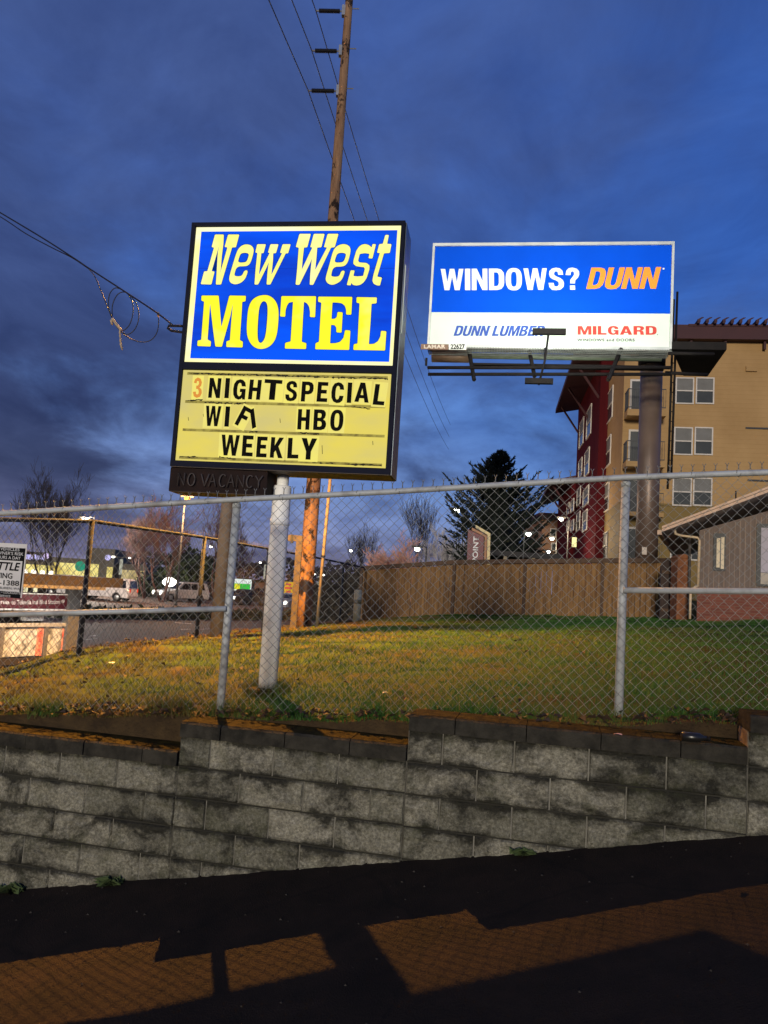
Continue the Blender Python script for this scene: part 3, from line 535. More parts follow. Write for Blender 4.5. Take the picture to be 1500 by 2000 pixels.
LT = [(-115, 100), (392, 102), (378, 410), (302, 405), (305, 330), (290, 250), (260, 205), (215, 182), (200, 420), (182, 770), (250, 790), (245, 875), (-65, 868), (-60, 785), (20, 765), (35, 520), (55, 182), (-5, 195), (-35, 240), (-55, 310), (-60, 402), (-135, 398)]
LE = [(425, 108), (922, 112), (908, 372), (833, 370), (833, 300), (815, 240), (770, 205), (710, 195), (632, 192), (618, 435), (665, 432), (695, 410), (708, 332), (782, 338), (765, 635), (690, 630), (690, 560), (665, 525), (612, 520), (597, 793), (680, 790), (745, 770), (795, 710), (818, 598), (895, 605), (877, 888), (380, 878), (385, 790), (435, 770), (452, 480), (470, 195), (422, 182)]
LL = [(987, 115), (1283, 120), (1278, 205), (1205, 212), (1190, 480), (1165, 805), (1240, 800), (1300, 760), (1335, 690), (1345, 608), (1422, 615), (1403, 897), (938, 888), (945, 805), (1000, 795), (1015, 480), (1030, 205), (985, 195)]
def grow(lp, k):
    c = np.array(lp, float); out = []; A = sum(c[i][0]*c[(i+1) % len(c)][1]-c[(i+1) % len(c)][0]*c[i][1] for i in range(len(c)))
    sg_ = 1 if A > 0 else -1
    for i in range(len(c)):
        a, b_, d = c[i-1], c[i], c[(i+1) % len(c)]; e1 = (b_-a)/(np.linalg.norm(b_-a)+1e-9); e2 = (d-b_)/(np.linalg.norm(d-b_)+1e-9)
        n_ = np.array([e1[1]+e2[1], -(e1[0]+e2[0])])*sg_; m_ = np.linalg.norm(n_); out.append(tuple(b_ + (n_/m_*min(k/max(m_/2, .5), 1.6*k) if m_ > .75 else 0)))
    return out
for loops, o_, sm in [([LN], oA, 0), ([Le, Leh], oA, 1), ([Lw], oA, 0), ([LW], oB, 0), ([Le2, Le2h], oB, 1), ([Ls], oB, 0), ([Lt], oB, 0), ([LM], oC, 0), ([LO, LOh], oC, 1), ([LT], oD, 0), ([LE], oD, 0), ([LL], oD, 0)]:
    f2 = (lambda q: chaikin(q, .25, 2)) if sm else (lambda q: chaikin(q, .14))
    lp = [f2(q) for q in loops]; name_m = e_yel if o_ in (oC, oD) else e_pale
    out = [f2(grow(loops[0], 7))] + ([f2(grow(loops[1], -7))] if len(loops) > 1 else [])
    lo_ = trace_on(MB(), gp, lp, o_, 7.5, .0045).build('letter', name_m, pu)
    trace_on(MB(), gp, out, o_, 7.5, .0022).build('letter_outline', M_edge, pu)
rp = MB().pbox(gp, rr[0], rr[1], rr[2], rr[3], -.02, -.004).build('reader_panel', e_read, sg)
oE, kE, oF, kF = (350, 725), 1500/210, (550, 725), 1500/230
def zq(o, k, *pts): return [(o[0]+x/k, o[1]+y/k) for x, y in pts]
# letter tracks: pale strips with screw heads and torn black grime
for a, b_ in [((366, 727), (757, 740)), ((362, 782), (752, 797)), ((357, 838), (751, 853)), ((350, 892.5), (746, 909))]:
    s_ = MB(); A, B_ = gp.uv(*a), gp.uv(*b_); zc = (A[1]+B_[1])/2
    s_.pbox(gp, A[0], B_[0], zc-.011, zc+.011, -.004, .002).build('letter_track', e_seam, rp)
gr = [((132, 25), (560, 42), oE, kE), ((560, 42), (1480, 60), oE, kE), ((90, 412), (330, 395), oE, kE), ((350, 430), (740, 452), oE, kE), ((770, 455), (925, 438), oE, kE), ((980, 850), (1095, 842), oE, kE), ((10, 1190), (260, 1198), oE, kE), ((560, 1195), (790, 1225), oE, kE), ((0, 60), (600, 75), oF, kF), ((640, 80), (1355, 97), oF, kF), ((800, 450), (1130, 478), oF, kF), ((210, 785), (480, 798), oF, kF), ((390, 1163), (660, 1175), oF, kF), ((840, 1183), (1275, 1203), oF, kF)]
for a, b_, o_, k_ in gr:
    A, B_ = gp.px(*zq(o_, k_, a)[0], .0035), gp.px(*zq(o_, k_, b_)[0], .0035); n_ = max(6, int(np.linalg.norm(B_-A)/.012)); g = MB()
    tops_ = [A+(B_-A)*i/n_ + UP*(.001+random.random()**2*.010) for i in range(n_+1)]; bots = [A+(B_-A)*i/n_ - UP*(.001+random.random()**2*.011) for i in range(n_+1)]
    if (A-B_)[2] == 0: continue
    g.prism(bots+tops_[::-1], gp.n*.001).build('grime_streak', M_grime, rp)
LET = [('3', 205, 85, 330, 90, 185, 370), ('N', 428, 92, 592, 98, 402, 370), ('I', 650, 95, 712, 98, 628, 375), ('G', 765, 108, 940, 115, 740, 394), ('H', 988, 115, 1155, 122, 958, 392), ('T', 1195, 110, 1442, 125, 1167, 392), ('W', 375, 480, 590, 488, 353, 762), ('I', 650, 490, 713, 493, 628, 772), ('F', 905, 478, 1030, 545, 770, 735), ('I', 985, 540, 1042, 515, 1018, 805), ('W', 593, 883, 848, 893, 575, 1172), ('E', 890, 893, 1042, 900, 870, 1183), ('E', 1092, 910, 1238, 915, 1070, 1198), ('K', 1285, 918, 1465, 928, 1262, 1205)]
LET2 = [('S', 62, 120, 212, 125, 40, 380), ('P', 262, 130, 415, 135, 243, 385), ('E', 465, 135, 600, 140, 443, 388), ('C', 645, 135, 805, 145, 622, 402), ('I', 845, 143, 902, 146, 828, 402), ('A', 945, 138, 1128, 152, 925, 388), ('L', 1195, 162, 1340, 172, 1158, 425), ('H', 212, 482, 365, 486, 198, 742), ('B', 415, 485, 578, 490, 400, 748), ('O', 630, 488, 797, 492, 610, 760), ('L', 85, 848, 226, 850, 70, 1110), ('Y', 255, 850, 455, 858, 235, 1122)]
e_tile = emit('letter_tile', (.86, .76, .20, 1), .95, (.93, .83, .17, 1), 6)
for LS_, o_, k_ in ((LET, oE, kE), (LET2, oF, kF)):
    for ch, a, b_, c, d, e, f_ in LS_:
        q = zq(o_, k_, (a, b_), (c, d), (e, f_)); A = np.array(q); dx, dy = A[1]-A[0], A[2]-A[0]
        m_ = e_orange if ch == '3' else M_black
        lt = MB()
        if ch == 'I':                                           # a plain bar
            lt.prism([gp.px(*A[0], .004), gp.px(*A[1], .004), gp.px(*(A[1]+dy), .004), gp.px(*A[2], .004)], gp.n*.001)
        else: glyph_on(lt, gp, ch, q[0], q[1], q[2], .005)
        lo_ = lt.build('letter', m_, rp)
        t0, t1, t2 = A[0]-dx*.12-dy*.10, A[1]+dx*.12-dy*.10, A[2]-dx*.12+dy*.10; t3 = t2+(t1-t0)
        lf = .0012+.0004*random.random(); pp_ = [gp.px(*k, lf) for k in (t0, t1, t3, t2)]
        MB().prism(pp_, gp.n*.0012).build('letter_tile', e_tile, lo_)
for (x, y, h) in [(1405, 690, 60), (125, 665, 50), (335, 615, 40)]:
    q = zq(oE, kE, (x, y-h/2), (x+6, y+h/2)); A, B_ = gp.px(*q[0], .002), gp.px(*q[1], .002); MB().tube([A, B_], .0022, 5).build('clip', M_grime, rp)
for (x, y, h) in [(515, 1000, 110), (1160, 915, 50)]:
    q = zq(oF, kF, (x, y-h/2), (x+4, y+h/2)); A, B_ = gp.px(*q[0], .002), gp.px(*q[1], .002); MB().tube([A, B_], .0025, 5).build('clip', M_grime, rp)
# NO VACANCY box with unlit tubing
M_vac = mat('vacancy_box', (.022, .013, .012), (.013, .009, .009), 6, .8, spec=.1)
v0, v1 = gp.uv(330, 935)[0], gp.uv(520, 945)[0]; vz = (gp.uv(330, 958)[1]+gp.uv(520, 966)[1])/2
vb = MB().pbox(gp, v0, v1, vz, ZA-.007, DEP+.02, -.015).build('vacancy_box', M_vac, sg)
MB().pbox(gp, v0+.002, v1-.002, vz-.005, vz, DEP+.03, -.02).build('underside', M_under, vb)
GL = {'N': [[(0, 1), (0, 0), (1, 1), (1, 0)][::1]], 'O': [[(.5+.5*math.cos(t_), .5+.5*math.sin(t_)) for t_ in np.linspace(0, 6.28, 17)]], 'V': [[(0, 0), (.5, 1), (1, 0)]], 'A': [[(0, 1), (.5, 0), (1, 1)], [(.22, .62), (.78, .62)]], 'C': [[(.5+.5*math.cos(t_), .5+.5*math.sin(t_)) for t_ in np.linspace(.8, 5.5, 14)]], 'Y': [[(0, 0), (.5, .45), (1, 0)], [(.5, .45), (.5, 1)]]}
GL['N'] = [[(0, 1), (0, 0), (1, 1), (1, 0)]]
M_tube = mat('unlit_tube', (.080, .068, .067), rough=.5, spec=.2)
words = [('N', 85, 42), ('O', 142, 46), ('V', 218, 52), ('A', 266, 46), ('C', 326, 46), ('A', 372, 48), ('N', 430, 44), ('C', 486, 44), ('Y', 536, 48)]
for ch, x0, wd_ in words:
    nm = MB()
    for st_ in GL[ch]:
        for o2 in (0, 4):
            nm.tube([gp.px(320+(x0+o2+(wd_-6)*p_[0]-6*p_[1])/3., 700+(668+o2*.3+.035*x0+72*p_[1])/3., .006) for p_ in st_], .0035, 5)
    nm.build('tube_letter', M_tube, vb, True)
# post and collar
M_post = mat('white_post_paint', (.92, .91, .87), (.50, .45, .38), 4, .6, bump=.2, stretch=(1.5, 1.5, .5), lo=.58, hi=.9, det=9)
pz = pbp[2]; pc = pbp.copy(); pr_ = .080
ps = MB().tube([pc+UP*(z_-pz) for z_ in (pz-.1, ZA-.115, ZA-.10)], [pr_, pr_, pr_*.93], 28).build('post', M_post, sg, True)
MB().tube([pc+UP*(z_-pz) for z_ in (ZA-.11, ZA-.006)], [.052, .052], 20).build('neck', M_post, ps, True)
MB().tube([pc+UP*(z_-pz) for z_ in (.48, .485, .535, .54)], [pr_, pr_+.006, pr_+.006, pr_], 28).build('sleeve', M_post, ps, True)
MB().tube([pc+UP*.0, pc+UP*.012, pc+UP*.02], [.16, .15, .09], 16).build('footing', M_dirt, ps)
# feed bracket on the left side
M_cable = mat('black_cable', (.012, .012, .014), rough=.5); M_steel = mat('service_steel', (.25, .26, .28), rough=.4, metal=.6)
bk = [gp.px(356, 637, -.08), gp.px(330, 636, -.09), gp.px(328, 641, -.09), gp.px(335, 646, -.08), gp.px(356, 649, -.07)]
MB().tube(bk, .012, 8).build('wire_bracket', M_cable, sg)

# ================================================================== UTILITY POLE, WIRES
M_pole = bpy.data.materials.new('pole_wood'); M_pole.use_nodes = True; t = M_pole.node_tree; b = t.nodes['Principled BSDF']; b.inputs['Roughness'].default_value = .85; b.inputs['Specular IOR Level'].default_value = .2
tcn = t.nodes.new('ShaderNodeTexCoord'); mp = t.nodes.new('ShaderNodeMapping'); mp.inputs['Scale'].default_value = (7, 7, .8); t.links.new(tcn.outputs['Object'], mp.inputs[0])
grain = ramp(t, noise(t, mp.outputs[0], 2.2, 6, .65), [(.3, (.30, .18, .10, 1)), (.6, (.18, .10, .055, 1)), (.75, (.05, .028, .018, 1))])
mp2 = t.nodes.new('ShaderNodeMapping'); mp2.inputs['Scale'].default_value = (1.2, 1.2, .9); t.links.new(tcn.outputs['Object'], mp2.inputs[0])
t.links.new(mixc(t, ramp(t, noise(t, mp2.outputs[0], 2.6, 5, .7, .5), [(.54, (0, 0, 0, 1)), (.6, (1, 1, 1, 1))]), grain, (.02, .012, .008, 1)), b.inputs['Base Color'])
PY = 17.5; pb = P(592, 1222, PY); ptp = P(682, 0, PY)
axis = ptp-pb; pole_at = lambda z: pb + axis*((z-pb[2])/axis[2])
up_ = thing('utility_pole', 'tall mottled brown wooden power pole rising behind the motel sign', 'pole', pb)
zs = np.linspace(pb[2]-.3, 16.5, 14); MB().tube([pole_at(z_) for z_ in zs], [.185-.105*(i/13) for i in range(14)], 16).build('pole_shaft', M_pole, up_, True)
M_ins = mat('insulator_polymer', (.02, .018, .018), rough=.4)
tips = []
for (x, y, xp) in [(617, 21, 668), (609, 99, 662), (602, 177, 657)]:
    a = P(x, y, PY); b_ = P(xp, y+1, PY); z_ = b_[2]; c = pole_at(z_); dr = (b_-a)/np.linalg.norm(b_-a); tips.append(a)
    br_ = MB().obox(b_+dr*.0-UP*.13+np.array([0, -.06, 0]), dr*.12, np.array([0, .12, 0]), UP*.26).build('bracket', M_steel, up_)
    MB().tube([c+UP*.08+dr*.1, c+UP*.08+dr*.26], .015, 6).build('bolt', M_steel, br_)
    ins = MB(); k_ = 18; pts_ = [b_+(a-b_)*(.08+.80*i/(k_*2)) for i in range(k_*2+1)]; ins.tube(pts_, [.058 if i % 2 else .042 for i in range(k_*2+1)], 10).build('insulator', M_ins, br_)
    MB().tube([b_, a], .022, 6).build('insulator_rod', M_steel, br_)
WD = np.array([.165, 1, 0]); WD = WD/np.linalg.norm(WD)
for i, a in enumerate(tips):
    far = a + WD*46 + UP*(-.1); near = a - WD*44 + np.array([-1.5*0, 0, .3]); pts_ = []
    for k in range(25): tt = k/24; pts_.append(near*(1-tt)+a*tt - UP*(4*tt*(1-tt)*.75))
    for k in range(1, 25): tt = k/24; pts_.append(a*(1-tt)+far*tt - UP*(4*tt*(1-tt)*.75))
    MB().tube(pts_, .0125, 5).build('power_line', M_cable, None, True, ['upper power line strung from the topmost black insulator of the wooden pole', 'middle power line strung from the second black insulator of the wooden pole', 'lower power line strung from the lowest black insulator of the wooden pole'][i], 'thing', 'wire', 'power lines on the wooden pole')
# service drop with its slack coil
sd_ = thing('service_drop', 'sagging twin service cable with loose coils reaching the left of the motel sign', 'cable', bk[1])
A = bk[1]; Yd = lambda s_: A[1]+s_*1.6
def drop(q, s_): return P(q[0], q[1], Yd(s_))
main = [drop(q, s_) for q, s_ in [((-220, 300), 2.6), ((-90, 361), 1.7), ((0, 415), 1.3), ((85, 466), 1.0), ((150, 508), .8), ((172, 523), .7), ((240, 567), .45), ((305, 610), .15), ((336, 634), 0.02)]]
MB().tube(catmull(main, 6), .008, 6).build('cable', M_cable, sd_, True)
second = [drop(q, s_) for q, s_ in [((-220, 314), 2.6), ((-90, 372), 1.7), ((0, 423), 1.3), ((50, 456), 1.1), ((100, 483), .95), ((140, 503), .84), ((172, 524), .7)]]
MB().tube(catmull(second, 6), .006, 6).build('cable', M_cable, sd_, True)
l1 = [drop(q, .55) for q in [(172, 524), (185, 540), (200, 575), (215, 612), (222, 628), (234, 645), (252, 660), (275, 668), (295, 664), (307, 648), (310, 625), (308, 612)]]
MB().tube(catmull(l1, 5), .005, 5).build('coil', M_cable, sd_, True)
l2 = [drop(q, .5) for q in [(219, 622), (212, 598), (214, 575), (224, 563), (236, 565), (252, 575), (267, 595), (271, 620), (264, 642), (250, 653), (236, 648)]]
MB().tube(catmull(l2, 5), .005, 5).build('coil', M_cable, sd_, True)
l3 = [drop(q, .52) for q in [(219, 618), (220, 595), (230, 575), (245, 571), (257, 586), (260, 608), (254, 632), (242, 645), (234, 643)]]
MB().tube(catmull(l3, 5), .005, 5).build('coil', M_cable, sd_, True)
M_tape = mat('frayed_tape', (.45, .36, .24), (.3, .22, .14), 30, .8)
MB().tube(catmull([drop(q, .5) for q in [(219, 622), (228, 634), (237, 646)]], 4), .013, 6).build('tape_wrap', M_tape, sd_, True)
MB().tube(catmull([drop(q, .5) for q in [(234, 645), (235, 660), (236, 672), (239, 684)]], 4), [.006, .012, .007, .012, .006, .010, .013, .008, .014, .010, .012, .008, .005], 6).build('loose_tape', M_tape, sd_, True)
MB().tube([drop((217, 625), .5), drop((219, 634), .5)], .012, 6).build('loose_tape', M_tape, sd_, True)
MB().tube([drop((309, 611), .2), drop((309, 617), .3)], .010, 6).build('tape_wrap', M_tape, sd_, True)

# ================================================================== SODIUM STREET LAMP (its head hides behind the motel sign)
LAMP = np.array([-2.69, 12.0, 5.55])
M_lpost = mat('lamp_post_steel', (.22, .17, .13), (.15, .11, .08), 5, .7)
lb = P(424, 1225, 12.2); lb[2] = gz(lb[0], lb[1]) - .3
sl_ = thing('street_lamp', 'thick brown street lamp post whose orange lit head hides behind the motel sign', 'lamp', lb)
lt_ = np.array([lb[0]+.02, lb[1], 5.0])
MB().tube([lb, lt_], [.11, .085], 14).build('lamp_post', M_lpost, sl_, True)
MB().tube(catmull([lt_-UP*.1, lt_+np.array([.05, -.05, .05]), LAMP+np.array([0, .1, -.06])], 5), .035, 8).build('lamp_arm', M_lpost, sl_, True)
hd = MB(); hp = LAMP-UP*.10
hd.tube([hp+np.array([-.05, .42, .05]), hp+np.array([-.02, .25, .05]), hp+np.array([0, 0, .06]), hp+np.array([0, -.22, .04]), hp+np.array([0, -.32, .02])], [.04, .07, .08, .07, .02], 14)
h_ = hd.build('lamp_head', M_lpost, sl_, True)
ld = bpy.data.lights.new('sodium_light', 'SPOT'); ld.energy = 24000; ld.color = (1.0, .43, .065); ld.spot_size = R(136); ld.spot_blend = .8; ld.shadow_soft_size = .035
lo_ = bpy.data.objects.new('sodium_light', ld); COL.objects.link(lo_); lo_.location = tuple(LAMP-UP*.2); lo_.rotation_euler = Vector((-.10, 0, -1)).to_track_quat('-Z', 'Y').to_euler(); lo_.parent = sl_; lo_.matrix_parent_inverse = Matrix.Translation(-Vector(ORG[sl_.name]))

# ================================================================== BILLBOARD
bp_ = Plane(tuple(P(1080, 580, 22)[:2]), (1, -.155))
q = [bp_.uv(*k) for k in ((850, 483), (1313, 477), (1306, 676), (839, 675))]; b0, b1 = (q[0][0]+q[3][0])/2, (q[1][0]+q[2][0])/2; bz0, bz1 = (q[2][1]+q[3][1])/2, (q[0][1]+q[1][1])/2
bbz = P(1258, 1204, 22.6); bb = thing('billboard', 'large lit blue and white billboard raised on a thick round steel column', 'billboard', bbz)
M_bface = mat('billboard_vinyl_blue', (.002, .080, .66), (.002, .070, .58), .6, .7, spec=.04); M_bwhite = mat('billboard_vinyl_white', (.66, .76, .64), (.60, .70, .58), .6, .7, spec=.05)
M_bletter = mat('billboard_white_letter', (.78, .84, .78), (.72, .80, .74), 1, .5, spec=.3); M_borange = mat('billboard_orange_letter', (.85, .30, .012), (.8, .27, .012), 1, .5); M_bblue = mat('billboard_blue_letter', (.01, .07, .40), rough=.5); M_bred = mat('billboard_red_letter', (.62, .035, .02), rough=.5); M_bgrey = mat('billboard_grey_letter', (.012, .014, .02), rough=.5)
M_bfr = mat('billboard_frame', (.5, .52, .5), (.35, .37, .36), 2, .5, .3); M_dark = mat('dark_steel', (.009, .008, .008), (.015, .012, .011), 3, .8, 0, spec=.12)
zs_ = bp_.uv(1075, 611)[1]
fc = MB().pbox(bp_, b0, b1, bz0, zs_-.004, -.28, 0).build('ad_panel', M_bwhite, bb)
MB().pbox(bp_, b0, b1, zs_, bz1, -.28, -.001).build('blue_field', M_bface, fc)
fr = MB()
for k in range(1):
    fr.pbox(bp_, b0-.07, b1+.07, bz1, bz1+.09, -.3, .05); fr.pbox(bp_, b0-.07, b0-.002, bz0-.06, bz1-.003, -.3, .05); fr.pbox(bp_, b1+.002, b1+.07, bz0-.06, bz1-.003, -.3, .05); fr.pbox(bp_, b0+.001, b1-.001, bz0-.10, bz0-.003, -.3, .05)
fr.build('panel_frame', M_bfr, bb)
zb = lambda x, y: (800+x/2.5, 460+y/2.5)
def gtext(body, tl, trr, bl, m, gap=.05, shear=0., stretch=1.): return glyph_on(MB(), bp_, body, zb(*tl), zb(*trr), zb(*bl), .006, gap, shear, stretch).build('lettering', m, fc)
def btext(body, tl, trr, bl, m, bold=.03, shear=0., space=1.): return text_on(MB(), bp_, body, zb(*tl), zb(*trr), zb(*bl), .006, bold, shear, space).build('lettering', m, fc)
gtext('WINDOWS?', (152, 161), (828, 156), (152, 269), M_bletter, .065)
gtext('DUNN', (862, 157), (1229, 154), (862, 263), M_borange, .05, .22)
gtext('DUNN LUMBER', (216, 440), (662, 440), (214, 491), M_bblue, .06, .25)
gtext('MILGARD', (820, 441), (1206, 441), (820, 485), M_bred, .10, 0., 1.3)
btext('WINDOWS and DOORS', (818, 503), (1099, 503), (818, 517), M_bgrey, .03, 0., 1.15)
for (x, y, r_, m_) in [(1240, 162, .028, M_bletter), (396, 443, .014, M_bgrey), (1211, 484, .014, M_bgrey)]:
    c = bp_.px(*zb(x, y), .005); MB().prism([c+(bp_.d*math.cos(a_)+UP*math.sin(a_))*r_ for a_ in np.linspace(0, 2*math.pi, 13)[:-1]], bp_.n*.002).build('mark_dot', m_, fc)
# walkway, beams, struts
M_grate = mat('walkway_grate', (.20, .21, .19), (.10, .10, .09), 3, .6, .3); M_tan = mat('tan_steel', (.20, .12, .07), (.12, .07, .045), 2, .6)
wz = bp_.uv(1070, 679.5, .85)[1]; wl, wr = bp_.uv(836, 680, .5)[0], bp_.uv(1308, 680, .5)[0]
wk = MB()
for k in range(150): u_ = wl+(wr-wl)*k/150; wk.pbox(bp_, u_, u_+(wr-wl)/150*.5, wz-.02, wz, .16, .85)
for k in range(5): wk.pbox(bp_, wl, wr, wz-.045, wz-.021, .18+k*.155, .20+k*.155)
wk.build('walkway', M_grate, bb)
tb = MB(); tz0 = bp_.uv(1070, 694)[1]
tb.tube([bp_.pt(bp_.uv(918, 694)[0], tz0-.02, -.1), bp_.pt(wr-.1, tz0-.02, -.1)], .085, 14); tb.build('torsion_tube', mat('pale_green_steel', (.20, .24, .17), (.12, .15, .10), 3, .5, .2), bb, True)
MB().tube([bp_.pt(bp_.uv(843, 696)[0], tz0-.04, -.1), bp_.pt(bp_.uv(916, 696)[0], tz0-.04, -.1)], .19, 14).build('tube_end', M_tan, bb, True)
MB().pbox(bp_, bp_.uv(918, 706)[0], bp_.uv(1300, 706)[0], bp_.uv(1070, 708)[1]-.1, bp_.uv(1070, 703)[1]-.12, -.35, .0).build('main_beam', M_dark, bb)
for (xa, xb, y) in [(835, 1310, 718), (836, 1310, 731)]: MB().tube([bp_.px(xa, y, .9), bp_.px(xb, y-.0, .9)], .05, 8).build('lower_rail', M_dark, bb, True)
MB().pbox(bp_, bp_.uv(836, 724)[0], bp_.uv(840, 724)[0], bp_.uv(836, 731)[1], bp_.uv(836, 717)[1], .87, .93).build('rail_end', M_dark, bb)
for (xa, ya, oa, xb, yb, ob) in [(916, 684, .1, 926, 742, 1.15), (1213, 682, .1, 1188, 742, 1.4), (1034, 686, .1, 1044, 735, .95)]:
    MB().tube([bp_.px(xa, ya, oa), bp_.px(xb, yb, ob)], .06, 6).build('strut', M_dark, bb)
def blight(x0, x1, y0, y1, off):
    a, b_ = bp_.uv(x0, (y0+y1)/2, off), bp_.uv(x1, (y0+y1)/2, off); zt_, zb_ = bp_.uv(x0, y0, off)[1], bp_.uv(x0, y1, off)[1]
    o = MB().pbox(bp_, a[0], b_[0], zb_, zt_, off, off+.12).build('flood_light', M_dark, bb)
    MB().pbox(bp_, a[0]+.02, b_[0]-.02, zb_+.02, zt_-.02, off-.012, off-.001).build('lens', emit('flood_lens', (.95, 1, .92, 1), 2.), o); return (a[0]+b_[0])/2, (zb_+zt_)/2
fu, fz = blight(1040, 1105, 643.5, 654.5, 1.7); fu2, fz2 = blight(1025, 1080, 740, 750.5, 1.6)
MB().tube([bp_.px(1071, 655, 1.76), bp_.px(1064, 705, 1.7), bp_.px(1052, 752, 1.66)], .03, 6).build('light_arm', M_dark, bb, True)
MB().tube([bp_.px(1064, 705, 1.7), bp_.pt(bp_.uv(1064, 690, .8)[0], wz, .8)], .03, 6).build('light_arm', M_dark, bb, True)
al = bpy.data.lights.new('face_fill_light', 'AREA'); al.shape = 'RECTANGLE'; al.size = 6.0; al.size_y = .2; al.energy = 340; al.color = (.95, 1, .90)   # unseen wide area light added out in front to light the face evenly
ao = bpy.data.objects.new('face_fill_light', al); COL.objects.link(ao); pp = bp_.pt((b0+b1)/2, wz-.5, 4.2); tgt = bp_.pt((b0+b1)/2, bz1-.5, 0)
ao.location = tuple(pp); ao.rotation_euler = Vector(tgt-pp).to_track_quat('-Z', 'Y').to_euler(); ao.parent = bb; ao.matrix_parent_inverse = Matrix.Translation(-Vector(ORG[bb.name]))
al2 = bpy.data.lights.new('flood_lamp', 'AREA'); al2.shape = 'RECTANGLE'; al2.size = .85; al2.size_y = .12; al2.energy = 35; al2.color = (.95, 1, .90)
ao = bpy.data.objects.new('flood_lamp', al2); COL.objects.link(ao); pp = bp_.pt(fu, fz, 1.66); tgt = bp_.pt(fu, bz0+1.2, 0)
ao.location = tuple(pp); ao.rotation_euler = Vector(tgt-pp).to_track_quat('-Z', 'Y').to_euler(); ao.parent = bb; ao.matrix_parent_inverse = Matrix.Translation(-Vector(ORG[bb.name]))
# right hand platform, ladder rails, column
pfz = bp_.uv(1360, 683)[1]
pf = [bp_.px(1312, 676, .7), bp_.px(1419, 680, .7), bp_.px(1382, 735, -1.9), bp_.px(1335, 728, -1.9)]
for p_ in pf: p_[2] = pfz
MB().prism(pf, UP*-.22).build('side_platform', M_dark, bb)
MB().tube([bp_.px(1305, 690, .9), bp_.px(1395, 692, .9)], .05, 8).build('platform_rail', M_dark, bb, True); MB().tube([bp_.px(1300, 728, .6), bp_.px(1382, 732, .3)], .05, 8).build('platform_rail', M_dark, bb, True)
ld_ = MB()
for x0_, x1_, yt, yb in ((1316, 1304, 585, 955), (1323, 1311, 570, 930)): ld_.tube([bp_.px(x0_, yt, -.5), bp_.px(x1_, yb, -.5)], .035, 6)
for k in range(14): y_ = 690+k*19; ld_.tube([bp_.px(1316-12*(y_-585)/370, y_, -.5), bp_.px(1323-12*(y_-570)/360, y_, -.5)], .015, 5)
ld_.build('ladder', M_dark, bb, True)
M_col = mat('billboard_column_paint', (.135, .090, .066), (.10, .066, .048), 1.5, .42, .25)
cp_ = P(1259, 1204, 22.9); ct_ = P(1279, 712, 22.9); ct_[0] = cp_[0] + (ct_[0]-cp_[0])
MB().tube([cp_-UP*.2, np.array([cp_[0], cp_[1], ct_[2]])], .325, 40).build('column', M_col, bb, True)
MB().tube([np.array([cp_[0], cp_[1], ct_[2]-.05]), np.array([cp_[0], cp_[1], ct_[2]+.33])], .40, 32).build('column_collar', M_dark, bb, True)
mp_ = P(1254, 1083, 22.5); MB().obox(mp_, (.13, -.02, 0), (0, .03, 0), (0, 0, .22)).build('notice_plate', mat('pale_notice', (.6, .5, .4), rough=.6), bb)
ap = MB().pbox(bp_, bp_.uv(822, 677, .9)[0], bp_.uv(876, 677, .9)[0], bp_.uv(850, 682.5, .9)[1], bp_.uv(850, 672, .9)[1], .88, .90).build('owner_plate', mat('owner_plate', (.16, .08, .045), rough=.5), bb)
text_on(MB(), bp_, 'LAMAR', bp_px := (828, 673.2), (870, 673.0), (828, 680.6), .906+.0, .04, .0, 1.1).build('lettering', mat('plate_letter', (.6, .5, .4), rough=.5), ap)
np_ = MB().pbox(bp_, bp_.uv(877, 677, .9)[0], bp_.uv(911, 677, .9)[0], bp_.uv(890, 683, .9)[1], bp_.uv(890, 670.5, .9)[1], .88, .90).build('number_plate', mat('number_plate', (.66, .68, .62), rough=.5), bb)
text_on(MB(), bp_, '22627', (880, 672), (908, 672), (880, 682), .906, .03).build('lettering', M_black, np_)

# ================================================================== TOW SIGN ON THE FENCE
tp = Plane(tuple(fp.pt(0, 0, .03)[:2]), (1, -.17))
ta, tb_, tbot = tp.uv(52, 1063), tp.uv(44.5, 1168), tp.uv(20, 1169)
tx1 = (ta[0]+tb_[0])/2; tz1 = ta[1]; tz0_ = tb_[1]; tx0 = tx1-.46
tow = thing('tow_notice', 'black and white vehicle towing notice wired to the chain link fence', 'sign', tp.pt((tx0+tx1)/2, tz0_))
tpan = MB().pbox(tp, tx0, tx1, tz0_, tz1, 0, .004).build('panel', mat('notice_white', (.62, .60, .58), (.52, .50, .48), 5, .5), tow)
M_nb = mat('notice_black', (.007, .007, .008), rough=.85, spec=.08); M_nw = mat('notice_letter', (.66, .65, .64), rough=.5)
Z6 = lambda x, y: (x*260/1500., 1040+y*260/1500.)
zz = lambda y: tp.uv(*Z6(150, y))[1]
MB().pbox(tp, tx0+.012, tx1-.010, zz(318), zz(172), .004, .0052).build('black_band', M_nb, tpan)
MB().pbox(tp, tx0+.012, tx1-.010, zz(738), zz(665), .004, .0052).build('black_band', M_nb, tpan)
MB().pbox(tp, tx1-.024, tx1-.010, zz(664.9), zz(318.1), .004, .0052).build('black_edge', M_nb, tpan)
def ttext(body, xr, ya, yb, m, wid, bold=.0, shear=0.):
    a = np.array(Z6(xr, ya)); d = np.array([wid*260/1500., wid*260/1500.*.06]); q = np.array([-.07*(yb-ya), yb-ya])*260/1500.
    text_on(MB(), tp, body, tuple(a-d), tuple(a), tuple(a-d+q), .0066, bold, shear).build('lettering', m, tpan)
ttext('VEHICLES', 220, 178, 212, M_nw, 215); ttext("OWNER'S RISK", 264, 226, 262, M_nw, 330); ttext('HOURS A DAY', 233, 274, 308, M_nw, 300)
